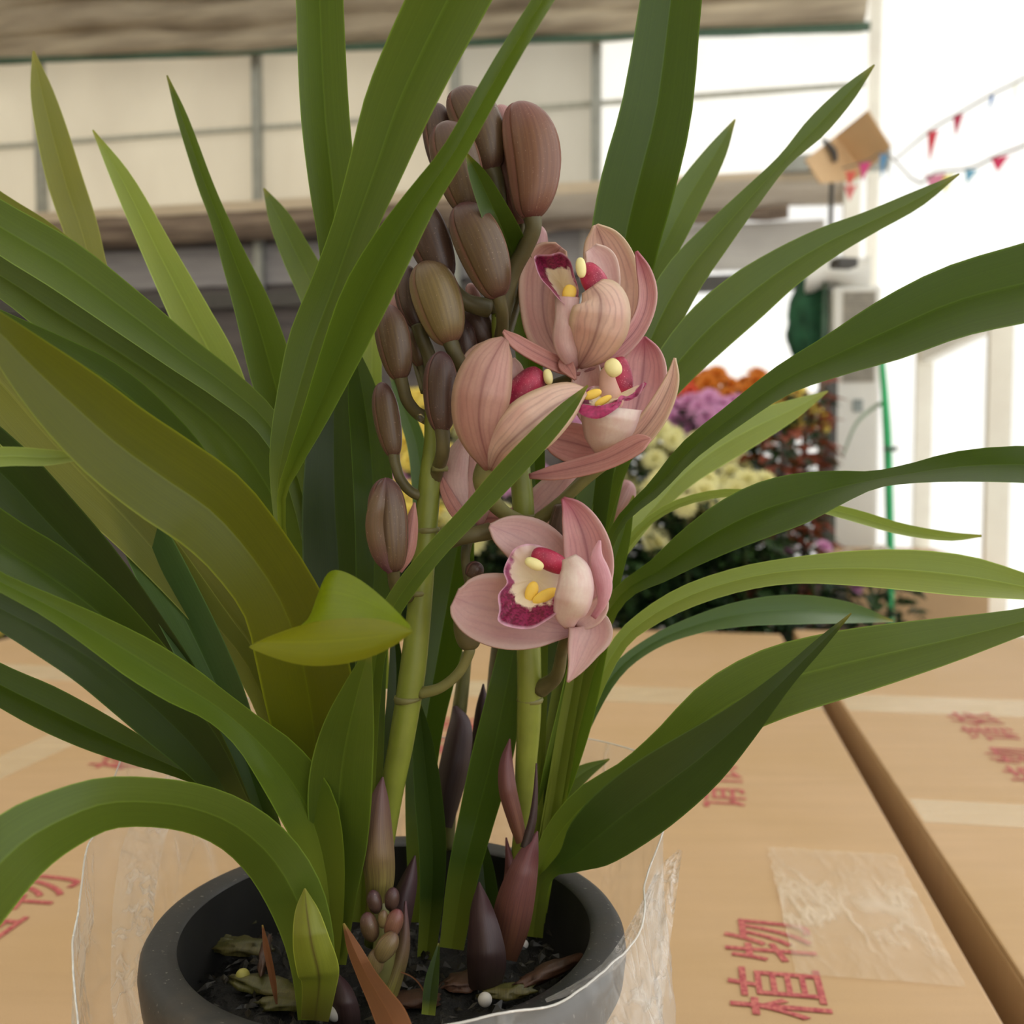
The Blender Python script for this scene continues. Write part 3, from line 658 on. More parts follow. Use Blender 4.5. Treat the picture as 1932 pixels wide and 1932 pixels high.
# cartons and grey tray by the bright wall, far right
def carton_box(name, lab, c, s, rz, grp=None):
    t = thing(name, lab, 'cardboard box', (c[0], c[1], c[2] - s[2] / 2), grp)
    box('body', c, s, M['card'], t, rz, 0.004)
    u = Vector((-math.sin(rz), math.cos(rz), 0))
    box('tape', (c[0], c[1], c[2] + s[2] / 2 + 0.0006), (0.05, s[1], 0.0008), M['tape'], t, rz); return t
carton_box('carton', 'distant cardboard carton lying against the bright right wall', (1.115, 2.98, 0.32), (0.36, 0.6, 0.64), math.radians(-9))
gt = thing('storage_crate', 'pale grey plastic crate between the right carton and the flowers', 'crate', (1.0, 2.2, 0))
m_crate = plain('grey_plastic', (150, 144, 142), 0.6)
bm = bmesh.new()
add_box(bm, (1.02, 2.1, 0.26), (0.32, 0.36, 0.5), -0.16, 0.01); bmobj('body', bm, m_crate, gt)
box('lid', (1.02, 2.1, 0.515), (0.34, 0.39, 0.025), m_crate, gt, -0.16, 0.008)
#@@CARTONS
# ================================================================== cartons under the orchid
YAW = math.radians(9.3); U = Vector((math.sin(YAW), math.cos(YAW), 0)); V = Vector((math.cos(YAW), -math.sin(YAW), 0)); TOP = 0.62
E0 = PZ(1894, 1932, TOP)              # a point on the left carton's right-hand edge
def cp(u, v, z=TOP): return Vector((E0.x, E0.y, 0)) + U * u + V * v + Vector((0, 0, z))
def big_carton(lab, u0, u1, v0, v1):
    c = cp((u0 + u1) / 2, (v0 + v1) / 2, 0)
    t = thing('carton', lab, 'cardboard box', c, 'large cartons side by side')
    bm = bmesh.new()
    zt = TOP - 0.004
    add_box(bm, (c.x, c.y, zt / 2), (v1 - v0, u1 - u0, zt), -YAW, 0.003)
    bmobj('body', bm, M['card'], t)
    return t, c
def flaps(t, u0, u1, v0, v1, us):
    for a, b in ((u0, us), (us, u1)):
        c = cp((a + b) / 2, (v0 + v1) / 2, 0)
        box('top_flap', (c.x, c.y, TOP - 0.002), (v1 - v0, abs(b - a) - 0.002, 0.004), M['card'], t, -YAW, 0.0015)
def strip(t, name, u0, u1, v0, v1, mat, h=0.0004, nz=0.0):
    n, m = 24, 10; vs = []; fs = []
    for i in range(n + 1):
        for j in range(m + 1):
            u = u0 + (u1 - u0) * i / n; v = v0 + (v1 - v0) * j / m
            q = noise.noise(Vector((u * 40, v * 40, 3.3)))
            jag = 0.004 * noise.noise(Vector((u * 90, 1.0, 0))) if j in (0, m) and nz else 0
            vs.append(cp(u, v + jag, TOP + h + nz * (0.5 + 0.5 * q)))
    for i in range(n):
        for j in range(m): a = i * (m + 1) + j; fs.append((a, a + 1, a + m + 2, a + m + 1))
    return obj(name, vs, fs, mat, t, True)
def text(t, s, p, size, name='printed_lettering', ext=0.0001):
    """lettering lying on the carton: reads away from the camera, tops to the left"""
    cu = bpy.data.curves.new(name, 'FONT'); cu.body = s; cu.size = size; cu.align_x = 'CENTER'; cu.align_y = 'CENTER'; cu.extrude = ext
    cu.space_character = 1.12
    tmp = bpy.data.objects.new(name, cu); C.objects.link(tmp); bpy.context.view_layer.update()
    me = bpy.data.meshes.new_from_object(tmp.evaluated_get(bpy.context.evaluated_depsgraph_get()))
    bpy.data.objects.remove(tmp)
    R = Matrix((( U.x, -V.x, 0), (U.y, -V.y, 0), (0, 0, 1))).to_4x4()
    me.transform(Matrix.Translation(Vector((p.x, p.y, TOP + 0.0007))) @ R)
    me.materials.clear()
    return link(name, me, M['ink'], t, False)
u_far = 1.245
tL, cL = big_carton('wide cardboard carton under the potted orchid, left of the dark gap', -0.75, u_far, -1.30, 0.0)
flaps(tL, -0.75, u_far, -1.30, 0.0, 0.745)
strip(tL, 'packing_tape', 0.70, 0.79, -1.30, 0.0, M['tape'])
strip(tL, 'packing_tape', -0.4, u_far, -0.86, -0.81, M['tape'])
tR, cR = big_carton('cardboard carton right of the dark gap, with clear tape across it', -0.75, u_far + 0.05, 0.027, 0.60)
flaps(tR, -0.75, u_far + 0.05, 0.027, 0.85, 0.745)
strip(tR, 'packing_tape', 0.70, 0.79, 0.03, 0.60, M['tape'])
strip(tR, 'packing_tape', 0.315, 0.375, 0.03, 0.60, M['tape'])
w1 = strip(tL, 'packing_tape', 0.035, 0.235, -0.105, -0.01, M['wrink'], 0.0006, 0.0022); w1['label'] = 'wrinkled clear tape'
strip(tR, 'packing_tape', 0.9, u_far + 0.05, 0.40, 0.46, M['tape'])
text(tL, '植物', PZ(1474, 1822, TOP), 0.060)
text(tL, '请依次', PZ(1352, 1462, TOP), 0.062)
text(tL, '植物', PZ(8, 1722, TOP), 0.062)
text(tL, '植物', PZ(276, 1418, TOP), 0.062)
text(tL, '轻放', PZ(838, 1385, TOP), 0.075)
text(tR, '植物 请依', PZ(1900, 1405, TOP), 0.062)
#@@POT
# ================================================================== the orchid's pot
PC = Vector((-0.047, 0.381, TOP)); RIM = 0.750
orch = thing('potted_orchid', 'cymbidium orchid with pink flowers and arching strap leaves in a dark grey pot', 'potted orchid', PC)
def pot_mat():
    N = NT('dark_grey_pot_plastic'); tc = N.n('ShaderNodeTexCoord').outputs['Object']
    a = N.noise(tc, 30, 5); b = N.noise(tc, 500, 3)
    col = N.ramp(a, [(0.35, lin((34, 34, 36))), (0.55, lin((48, 47, 46))), (0.78, lin((80, 72, 62)))])
    col = N.mix(N.ramp(b, [(0.66, W(0)), (0.74, W(0.6))]), col, lin((150, 146, 138)))
    N.l(col, N.b.inputs['Base Color']); N.l(N.ramp(a, [(0.3, W(0.38)), (0.7, W(0.65))]), N.b.inputs['Roughness']); N.bump(b, 0.1, 0.0005); return N.m
mp = pot_mat()
H = RIM - TOP
m_in = plain('pot_inside_soil_and_shade', (34, 32, 30), 0.7, var=0.3, scale=60)  # soil residue, with the shade of the pot's depth painted in as well
po = lathe('pot', (PC.x, PC.y, TOP), [(0.0, 0.001), (0.058, 0.001), (0.062, 0.006), (0.079, H - 0.024), (0.081, H - 0.022)], mp, orch, 72)
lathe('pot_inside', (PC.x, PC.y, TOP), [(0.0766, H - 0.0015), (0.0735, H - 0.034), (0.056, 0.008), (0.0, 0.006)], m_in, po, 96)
rim = lathe('pot_rim', (PC.x, PC.y, TOP), [(0.0766, H - 0.022), (0.0865, H - 0.022), (0.0890, H - 0.017), (0.0900, H - 0.008), (0.0894, H - 0.0035), (0.0878, H - 0.0010), (0.0855, H), (0.0800, H - 0.0004), (0.0774, H - 0.0008), (0.0766, H - 0.0016)], mp, orch, 128)
SOIL = RIM - 0.025
def soil_mat():
    N = NT('dark_potting_mix'); tc = N.n('ShaderNodeTexCoord').outputs['Object']
    a = N.noise(tc, 120, 6, 0.7); b = N.noise(tc, 350, 3)
    col = N.ramp(a, [(0.35, lin((10, 9, 8))), (0.6, lin((28, 24, 19))), (0.85, lin((64, 58, 38)))])
    N.l(col, N.b.inputs['Base Color']); N.set(Roughness=0.75); N.bump(b, 0.8, 0.003); return N.m
vs = []; fs = []; nr, ns = 26, 72
for i in range(nr + 1):
    for k in range(ns):
        a = 2 * math.pi * k / ns; r = 0.0738 * i / nr; x = PC.x + r * math.cos(a); y = PC.y + r * math.sin(a)
        h = 0.006 * noise.noise(Vector((x * 60, y * 60, 1))) + 0.004 * noise.noise(Vector((x * 180, y * 180, 4)))
        vs.append(Vector((x, y, SOIL + h - 0.006 * (i / nr) ** 4)))
for i in range(nr):
    for k in range(ns):
        k2 = (k + 1) % ns; fs.append((i * ns + k, i * ns + k2, (i + 1) * ns + k2, (i + 1) * ns + k))
so = obj('potting_mix', vs, fs, soil_mat(), orch); so['kind'] = 'stuff'
dv = []; dfc = []; duv = []
for i in range(520):
    a = random.uniform(0, 2 * math.pi); r = 0.072 * math.sqrt(random.random()); L = random.uniform(0.002, 0.008); w = L * random.uniform(0.15, 0.6); th = random.uniform(0, math.pi)
    c = Vector((PC.x + r * math.cos(a), PC.y + r * math.sin(a), SOIL + random.uniform(0, 0.004))); d = Vector((math.cos(th), math.sin(th), random.uniform(-.4, .5))); e = Vector((-math.sin(th), math.cos(th), random.uniform(-.3, .3))); b = len(dv)
    dv += [c - d * L / 2, c + e * w / 2, c + d * L / 2, c - e * w / 2, c + Vector((0, 0, L * 0.2))]; duv += [(i * 0.37 % 1, i * 0.61 % 1)] * 5
    dfc += [(b, b + 1, b + 4), (b + 1, b + 2, b + 4), (b + 2, b + 3, b + 4), (b + 3, b, b + 4)]
deb = obj('bark_debris', dv, dfc, bract_mat('debris_brown', (22, 18, 14), (62, 54, 38)), orch, False, duv); deb['kind'] = 'stuff'
m_bark = bract_mat('bark_yellow_brown', (84, 82, 34), (104, 94, 48)); m_barkb = bract_mat('bark_brown', (96, 62, 44), (70, 48, 34))
def chip(x, y, L, w, ang, mat, lift=0.004):
    c = PZ(x, y, SOIL + lift); bm = bmesh.new(); bmesh.ops.create_icosphere(bm, subdivisions=3, radius=1)
    for v in bm.verts:
        f = 1 + 0.45 * noise.noise(v.co * 2.3 + Vector((x, y, 0))) + 0.3 * noise.noise(v.co * 7 + Vector((x, y, 0)))
        v.co = Vector((v.co.x * L / 2 * f, v.co.y * w / 2 * f, v.co.z * 0.0022 * f))
    bmesh.ops.rotate(bm, cent=(0, 0, 0), matrix=Matrix.Rotation(math.radians(ang), 3, 'Z'), verts=bm.verts)
    bmesh.ops.translate(bm, vec=c, verts=bm.verts)
    me = bpy.data.meshes.new('bark_chip'); uvl = bm.loops.layers.uv.new('UVMap')
    for f in bm.faces:
        for l in f.loops: l[uvl].uv = (l.vert.co.x * 60, l.vert.co.y * 60 % 1)
    bm.to_mesh(me); bm.free(); link('bark_chip', me, mat, orch, True)
for a in ((430, 1735, 0.022, 0.010, -14, m_bark), (455, 1785, 0.026, 0.013, -8, m_bark), (410, 1775, 0.018, 0.008, -20, m_bark), (500, 1858, 0.030, 0.012, -22, m_bark), (540, 1890, 0.02, 0.01, 10, m_bark),
          (500, 1800, 0.004, 0.03, 8, m_barkb, 0.008), (1040, 1830, 0.034, 0.008, 42, m_barkb, 0.006), (960, 1870, 0.02, 0.009, 12, m_bark), (780, 1885, 0.02, 0.01, 0, m_barkb), (880, 1850, 0.02, 0.012, 30, m_barkb)):
    chip(*a)
m_pel = plain('white_fertiliser_pellet', (206, 200, 192), 0.6, 0, 0.1, 300); m_pely = plain('yellow_fertiliser_pellet', (176, 168, 84), 0.5, 0, 0.1, 300)
for x, y, r, mt, lf in ((360, 1768, 0.0026, m_pel, 0.005), (418, 1702, 0.002, m_pel, 0.003), (458, 1841, 0.0027, m_pely, 0.005), (670, 1725, 0.0027, m_pely, 0.008), (928, 1640, 0.0025, m_pely, 0.008), (632, 1912, 0.0028, m_pel, 0.008),
                        (915, 1886, 0.0026, m_pel, 0.006), (988, 1782, 0.002, m_pel, 0.004), (791, 1700, 0.0016, m_pel, 0.012), (738, 1722, 0.0018, m_pely, 0.02)):
    bm = bmesh.new(); bmesh.ops.create_uvsphere(bm, u_segments=16, v_segments=10, radius=r)
    bmesh.ops.translate(bm, vec=PZ(x, y, SOIL + lf), verts=bm.verts); bmobj('fertiliser_pellet', bm, mt, orch, True)
# clear plastic bag round the pot
def bag():
    t = thing('plastic_bag', 'crumpled clear plastic bag open around the dark grey pot', 'plastic bag', PC)
    vs = []; fs = []; ns, nz = 320, 44
    tops = [(0, 0.010), (12, 0.026), (28, 0.046), (42, 0.046), (60, 0.045), (80, 0.04), (100, 0.04), (120, 0.055), (140, 0.07), (158, 0.058), (175, 0.026), (195, 0.006), (215, -0.03), (238, -0.024), (252, 0.0), (268, 0.008), (295, 0.008), (315, 0.006), (335, 0.005), (348, 0.006), (360, 0.010)]
    rtop = [(0, 0.097), (15, 0.112), (30, 0.124), (60, 0.108), (90, 0.106), (120, 0.112), (150, 0.122), (170, 0.118), (190, 0.112), (215, 0.108), (240, 0.104), (255, 0.095), (270, 0.0925), (300, 0.0925), (330, 0.093), (360, 0.097)]
    rmid = [(0, 0.107), (30, 0.110), (60, 0.105), (90, 0.103), (120, 0.108), (150, 0.116), (180, 0.113), (215, 0.112), (240, 0.106), (270, 0.1), (300, 0.106), (330, 0.108), (360, 0.107)]
    def ip(L, a):
        for (a0, v0), (a1, v1) in zip(L, L[1:]):
            if a0 <= a <= a1:
                f = (a - a0) / (a1 - a0); f = f * f * (3 - 2 * f); return v0 + (v1 - v0) * f
        return L[-1][1]
    for j in range(nz + 1):
        for i in range(ns):
            a = 360 * i / ns; ar = math.radians(a); q = j / nz
            zt = RIM + ip(tops, a) + 0.0008 * math.sin(ar * 9) + 0.001 * noise.noise(Vector((math.cos(ar) * 4, math.sin(ar) * 4, 5)))
            z = TOP + 0.001 + (zt - TOP - 0.001) * q
            rt = ip(rtop, a); rm = ip(rmid, a); r0 = 0.082 + 0.005 * math.sin(ar * 7)
            r = r0 + (rm - r0) * min(1, q / 0.6) ** 0.7 if q < 0.6 else rm + (rt - rm) * ((q - 0.6) / 0.4) ** 1.3
            pl = noise.noise(Vector((math.cos(ar) * 4, math.sin(ar) * 4, z * 9))) * 0.009 + (0.3 - abs(noise.noise(Vector((math.cos(ar) * 7, math.sin(ar) * 7, z * 22))))) * 0.011 + (0.25 - abs(noise.noise(Vector((math.cos(ar) * 17, math.sin(ar) * 17, z * 55 + ar))))) * 0.005
            lim = 0.0915 if z > RIM - 0.03 else 0.066 + (z - TOP) * 0.17
            r = max(lim, r + pl * (0.35 + 0.65 * q) * (1 - 0.95 * q ** 4))
            vs.append(Vector((PC.x + r * math.cos(ar), PC.y + r * math.sin(ar), z)))
    for j in range(nz):
        for i in range(ns):
            i2 = (i + 1) % ns; fs.append((j * ns + i, j * ns + i2, (j + 1) * ns + i2, (j + 1) * ns + i))
    obj('film', vs, fs, M['bag'], t)
    mf = film_mat('creased_bag_fold', 0.93, (238, 232, 224), rough=0.2, bump=0.7, scale=60, wr=0.42, lim=0.05, st=(1, 1, 0.5))
    for pts, dd in (([(350, 1440, 30), (312, 1510, 52), (272, 1590, 74), (254, 1690, 78), (250, 1790, 80), (262, 1890, 104), (290, 1990, 120)], [.475, .445, .415, .395, .375, .36]),
                    ([(1284, 1604, 8), (1258, 1655, 46), (1238, 1730, 66), (1218, 1810, 84), (1196, 1900, 110), (1170, 1990, 120)], [.425, .41, .39, .37, .355]),
                    ([(1240, 1650, 6), (1196, 1752, 22), (1150, 1822, 26), (1090, 1862, 18), (1030, 1888, 8)], [.398, .375, .355, .338, .326])):
        vs2 = []; n2, m2 = 70, 18; f2_ = []
        for i in range(n2 + 1):
            tt = i / n2; x, y, w = crom(pts, tt); d0 = lerpl(dd, tt); aa = crom(pts, max(tt - .02, 0)); bb = crom(pts, min(tt + .02, 1))
            tx, ty = bb[0] - aa[0], bb[1] - aa[1]; L = math.hypot(tx, ty); sx, sy = -ty / L, tx / L
            for j in range(m2 + 1):
                sj = -1 + 2 * j / m2
                cr = 0.006 * (0.35 - abs(noise.noise(Vector((sj * 1.6, tt * 5, d0 * 3))))) + 0.0025 * (0.3 - abs(noise.noise(Vector((sj * 5, tt * 16, 2)))))
                vs2.append(P(x + sx * sj * w / 2, y + sy * sj * w / 2, d0 - cr))
        for i in range(n2):
            for j in range(m2): a_ = i * (m2 + 1) + j; f2_.append((a_, a_ + 1, a_ + m2 + 2, a_ + m2 + 1))
        obj('film_fold', vs2, f2_, mf, t)
    # rolled hem along the mouth
    hem = [vs[nz * ns + i] for i in range(ns)]; hv = []; hf = []
    for i, p in enumerate(hem):
        q = (hem[(i + 1) % ns] - hem[i - 1]).normalized(); o = Vector((p.x - PC.x, p.y - PC.y, 0)).normalized(); up = q.cross(o).normalized()
        for k in range(6):
            th = k * math.pi / 3; hv.append(p + o * math.cos(th) * 0.0004 + up * math.sin(th) * 0.0004)
    for i in range(ns):
        for k in range(6): hf.append((i * 6 + k, i * 6 + (k + 1) % 6, ((i + 1) % ns) * 6 + (k + 1) % 6, ((i + 1) % ns) * 6 + k))
    obj('hem', hv, hf, film_mat('bag_hem', 0.6, (240, 238, 232), 0.2, 0.2, 60), t)
bag()
#@@LEAVES
# ================================================================== leaves
def leaf(mat, pts, d, label=None, name='leaf', **kw):
    x0, y0, w0 = pts[0]
    if w0 >= 20 and (x0 < 0 or x0 > 1932 or y0 < 0):          # grow the part beyond the frame out to its tip
        n = len(pts); d = [lerpl(d, i / (n - 1)) for i in range(n)]
        if isinstance(kw.get('phi', 0), list): kw['phi'] = [kw['phi'][0]] * 2 + [lerpl(kw['phi'], i / (n - 1)) for i in range(n)]
        dx, dy = x0 - pts[1][0], y0 - pts[1][1]; dd = d[0] - d[1]; q = max(0.0, min(260, w0 * 2.4)) / max(1, math.hypot(dx, dy))
        pts = [(x0 + dx * q * 1.6, y0 + dy * q * 1.6, 3), (x0 + dx * q * 0.85, y0 + dy * q * 0.85, w0 * 0.66)] + list(pts)
        d = [d[0] + dd * 1.3, d[0] + dd * 0.7] + d
    o = ribbon(name, pts, d, M[mat], orch, **kw)
    if label: o['label'] = label
    return o
# --- upper left, behind
leaf('olive', [(63, 96, 4), (78, 170, 42), (98, 250, 60), (123, 342, 68), (152, 430, 66), (178, 520, 56), (215, 620, 44), (300, 800, 40), (420, 1100, 36), (560, 1500, 36), (620, 1760, 36)], [0.50, 0.48, 0.44, 0.42], fold=0.5)
leaf('light', [(175, 245, 3), (232, 342, 40), (300, 478, 60), (362, 600, 76), (408, 690, 82), (452, 800, 70), (500, 950, 55), (560, 1300, 40), (610, 1760, 36)], [0.47, 0.45, 0.43, 0.42], fold=0.55)
leaf('mid', [(315, 142, 3), (345, 225, 22), (385, 342, 30), (412, 410, 34), (446, 500, 52), (480, 590, 72), (512, 700, 84), (540, 820, 70), (580, 1100, 50), (640, 1740, 36)], [0.45, 0.44, 0.43, 0.42], fold=0.7, phi=[0.6, 0.2, 0, 0])
leaf('mid', [(498, 355, 3), (526, 410, 40), (560, 480, 58), (595, 550, 66), (625, 630, 66), (655, 760, 60), (680, 1100, 50), (700, 1700, 40)], [0.50, 0.48, 0.45, 0.44], fold=0.5)
leaf('mid', [(600, -120, 92), (603, 0, 90), (612, 200, 92), (626, 342, 88), (634, 450, 70), (640, 560, 60), (648, 800, 62), (655, 1200, 60), (670, 1700, 45)], [0.37, 0.39, 0.41, 0.42], fold=0.55, phi=[-0.4, -0.3, 0, 0])
# N1, N2 upright leaves in the middle
leaf('deep', [(628, 480, 20), (634, 640, 64), (630, 800, 96), (632, 950, 124), (640, 1080, 136), (645, 1250, 126), (650, 1450, 100), (655, 1700, 60)], [0.39, 0.395, 0.40, 0.40], fold=0.4, phi=[0.2])
leaf('dark', [(664, 640, 6), (684, 740, 56), (698, 840, 72), (706, 960, 76), (706, 1080, 70), (700, 1250, 60), (695, 1450, 56), (690, 1700, 45)], [0.375, 0.38, 0.385, 0.39], fold=0.4)
leaf('light', [(712, 500, 10), (704, 600, 34), (702, 700, 36), (706, 820, 30), (712, 1000, 30), (720, 1300, 30)], [0.46, 0.45], fold=0.3)
leaf('blue', [(735, 700, 4), (762, 770, 28), (786, 840, 36), (796, 920, 38), (798, 1020, 36), (800, 1300, 36), (800, 1700, 30)], [0.47, 0.45, 0.44], fold=0.4)
# --- crossing pair in front of the buds
leaf('mid', [(900, -110, 150), (845, 0, 148), (795, 100, 140), (748, 205, 128), (708, 320, 104), (668, 430, 84), (630, 540, 88), (592, 640, 94), (562, 740, 78), (536, 840, 54), (524, 930, 26), (540, 1080, 20), (570, 1250, 30)], [0.31, 0.325, 0.34, 0.35, 0.36], fold=0.45, phi=[-0.3, -0.2, 0.3, 0.3])
leaf('bright', [(1075, -80, 40), (1018, 10, 38), (960, 105, 42), (903, 205, 44), (852, 295, 48), (796, 375, 62), (738, 470, 84), (686, 568, 92), (638, 680, 74), (592, 790, 50), (552, 880, 28), (530, 950, 16), (545, 1100, 16), (575, 1260, 24)], [0.30, 0.31, 0.325, 0.335, 0.355], fold=0.9, phi=[0.9, 0.6, 0.2, 0.1, 0.1])
# two small leaves in front of the flowers
leaf('mid', [(1109, 727, 3), (1066, 776, 32), (1010, 836, 44), (950, 900, 46), (888, 968, 40), (826, 1034, 38), (772, 1100, 40), (735, 1158, 38), (712, 1230, 34), (700, 1330, 34), (690, 1500, 34), (680, 1740, 30)], [.325, .325, .33, .335, .345, .37, .385], fold=0.45, k=0.3)
leaf('dark', [(879, 288, 3), (902, 332, 34), (930, 392, 52), (958, 456, 64), (978, 520, 66), (988, 580, 60), (996, 650, 52), (1004, 740, 44), (1008, 850, 40), (1012, 1000, 36), (1016, 1300, 34), (1000, 1730, 30)], [.335, .35, .392, .412, .42, .42], fold=0.55)
# --- upper right
leaf('dark', [(1283, -120, 112), (1266, 0, 116), (1240, 200, 134), (1205, 342, 142), (1180, 450, 132), (1165, 560, 112), (1148, 700, 90), (1130, 850, 70), (1112, 1000, 60), (1085, 1200, 50), (1040, 1500, 45), (1010, 1740, 36)], [0.38, 0.395, 0.41, 0.42, 0.43], fold=0.35)
leaf('bright', [(1387, 225, 3), (1350, 290, 40), (1300, 370, 62), (1258, 450, 64), (1215, 540, 56), (1180, 660, 46), (1130, 900, 40), (1060, 1400, 36), (1010, 1720, 30)], [0.49, 0.46, 0.45, 0.44], fold=0.4)
leaf('mid', [(1650, 122, 3), (1600, 176, 32), (1540, 240, 42), (1480, 302, 26), (1420, 368, 40), (1350, 448, 62), (1285, 530, 78), (1228, 640, 78), (1180, 780, 60), (1120, 1050, 46), (1050, 1450, 40), (1000, 1730, 32)], [0.46, 0.45, 0.44, 0.43, 0.43], fold=0.45, phi=[0, 0.5, 0.2, 0])
leaf('mid', [(1810, 328, 3), (1730, 376, 32), (1640, 420, 44), (1560, 458, 62), (1480, 506, 80), (1405, 562, 98), (1330, 628, 98), (1262, 706, 78), (1200, 800, 52), (1140, 950, 40), (1060, 1300, 36), (1000, 1700, 32)], [0.45, 0.44, 0.43, 0.42, 0.42], fold=0.45)
leaf('dark', [(2090, 500, 160), (1932, 535, 148), (1800, 570, 136), (1680, 622, 118), (1580, 668, 84), (1480, 716, 58), (1390, 780, 46), (1300, 850, 40), (1235, 922, 30), (1170, 985, 20), (1130, 1080, 24), (1080, 1300, 30), (1010, 1720, 34)], [0.33, 0.345, 0.36, 0.375, 0.395, 0.42], fold=0.5, k=0.6, phi=[0.2, 0.1, 0.5, 0.6, 0.2])
leaf('light', [(1562, 738, 3), (1490, 775, 40), (1420, 808, 62), (1350, 848, 66), (1290, 895, 52), (1240, 950, 38), (1190, 1010, 36), (1140, 1100, 30), (1080, 1350, 30), (1020, 1700, 28)], [0.50, 0.48, 0.45, 0.43], fold=0.4)
# leaf with a twist, right middle
leaf('dark', [(2100, 885, 70), (1932, 876, 70), (1810, 880, 58), (1720, 893, 38), (1650, 905, 34), (1580, 920, 66), (1510, 940, 96), (1440, 962, 104), (1370, 994, 94), (1300, 1036, 72), (1240, 1078, 48), (1185, 1110, 34), (1140, 1170, 34), (1080, 1350, 36), (1015, 1720, 34)], [0.35, 0.36, 0.37, 0.38, 0.40, 0.42], fold=0.5, k=0.6, phi=[0.2, 0.9, 0.2, 0, 0])
leaf('light', [(1852, 1011, 4), (1790, 1012, 17), (1700, 998, 22), (1610, 972, 24), (1520, 950, 18), (1440, 934, 15), (1350, 932, 16), (1255, 962, 16), (1180, 1030, 16), (1120, 1160, 18), (1040, 1500, 22), (1000, 1710, 22)], [0.44, 0.43, 0.43, 0.43], fold=0.7, label='narrow pale leaf ending in a blunt tip')
leaf('light', [(2060, 1130, 20), (1940, 1108, 48), (1830, 1088, 76), (1720, 1076, 78), (1610, 1072, 66), (1500, 1076, 50), (1400, 1092, 46), (1300, 1124, 44), (1220, 1168, 36), (1165, 1220, 30), (1110, 1330, 30), (1050, 1500, 34), (1000, 1720, 30)], [0.40, 0.41, 0.42, 0.43], fold=0.5, k=0.6)
leaf('blue', [(1685, 1172, 4), (1600, 1156, 40), (1500, 1150, 56), (1400, 1158, 48), (1310, 1180, 34), (1230, 1214, 26), (1160, 1270, 26), (1100, 1370, 30), (1050, 1500, 34), (1010, 1700, 28)], [0.50, 0.47, 0.45, 0.44], fold=0.5, k=0.6)
leaf('mid', [(2080, 1130, 30), (1932, 1172, 50), (1800, 1205, 84), (1680, 1232, 112), (1570, 1258, 130), (1460, 1290, 136), (1360, 1340, 124), (1270, 1410, 92), (1190, 1464, 66), (1110, 1512, 62), (1050, 1580, 54), (1015, 1650, 30), (1000, 1740, 26)], [0.37, 0.375, 0.385, 0.40, 0.42], fold=0.35, k=0.7)
leaf('deep', [(1606, 1157, 3), (1548, 1214, 22), (1480, 1282, 38), (1400, 1362, 76), (1320, 1432, 116), (1240, 1492, 136), (1168, 1546, 132), (1112, 1592, 106), (1076, 1622, 56), (1042, 1644, 24), (1018, 1680, 32), (1006, 1768, 36)], [0.35, 0.355, 0.365, 0.38, 0.405, 0.42], fold=0.35, k=0.6)
leaf('bright', [(1195, 935, 4), (1172, 1020, 34), (1142, 1110, 52), (1112, 1230, 66), (1085, 1350, 70), (1055, 1460, 62), (1030, 1560, 44), (1010, 1740, 30)], [0.41, 0.41, 0.415, 0.43], fold=0.5)
leaf('dark', [(1120, 860, 30), (1112, 940, 56), (1090, 1060, 60), (1065, 1200, 70), (1050, 1340, 64), (1032, 1480, 50), (1005, 1740, 34)], [0.44, 0.44, 0.44, 0.43], fold=0.4)
leaf('mid', [(1150, 1432, 3), (1095, 1462, 34), (1045, 1510, 44), (1012, 1600, 36), (1000, 1740, 26)], [0.46, 0.45], fold=0.4)
# --- centre blades
leaf('dark', [(1000, 1060, 10), (978, 1180, 50), (955, 1300, 66), (928, 1430, 78), (898, 1550, 68), (872, 1660, 58), (852, 1790, 46)], [0.40, 0.40, 0.41, 0.41], fold=0.3)
leaf('deep', [(790, 1320, 4), (798, 1400, 38), (808, 1500, 52), (816, 1600, 52), (814, 1700, 44), (804, 1810, 34)], [0.395, 0.40, 0.41], fold=0.9)
leaf('dark', [(885, 930, 20), (862, 1040, 66), (842, 1150, 92), (822, 1260, 82), (800, 1390, 66), (790, 1550, 50), (792, 1740, 36)], [0.43, 0.43, 0.43], fold=0.3)
leaf('deep', [(742, 1180, 10), (748, 1270, 30), (742, 1360, 34), (722, 1460, 34), (706, 1580, 34), (700, 1740, 30)], [0.42, 0.42], fold=0.4)
leaf('deep', [(905, 1560, 6), (912, 1640, 40), (920, 1720, 46), (925, 1800, 40)], [0.43, 0.42], fold=0.4)
# --- left side leaves
leaf('olive', [(-160, 270, 30), (0, 378, 30), (100, 440, 26), (200, 528, 22), (300, 640, 24), (420, 820, 30), (560, 1200, 36), (640, 1700, 30)], [0.42, 0.43, 0.43, 0.42], fold=0.6)
leaf('mid', [(-180, 310, 70), (0, 428, 92), (120, 500, 98), (240, 588, 86), (340, 664, 72), (430, 730, 62), (510, 805, 50), (570, 930, 44), (620, 1200, 44), (650, 1700, 36)], [0.36, 0.38, 0.395, 0.40, 0.41], fold=0.45, k=0.6)
leaf('mid', [(-180, 420, 60), (0, 520, 72), (110, 592, 92), (220, 662, 104), (320, 730, 118), (410, 800, 124), (480, 880, 116), (530, 980, 84), (580, 1200, 60), (640, 1700, 40)], [0.37, 0.385, 0.40, 0.405, 0.41], fold=0.45, k=0.6)
leaf('dark', [(-160, 530, 40), (0, 612, 52), (100, 660, 60), (200, 715, 70), (290, 790, 70), (380, 900, 70), (470, 1080, 60), (560, 1400, 46), (620, 1720, 36)], [0.35, 0.37, 0.385, 0.40], fold=0.5, k=0.6)
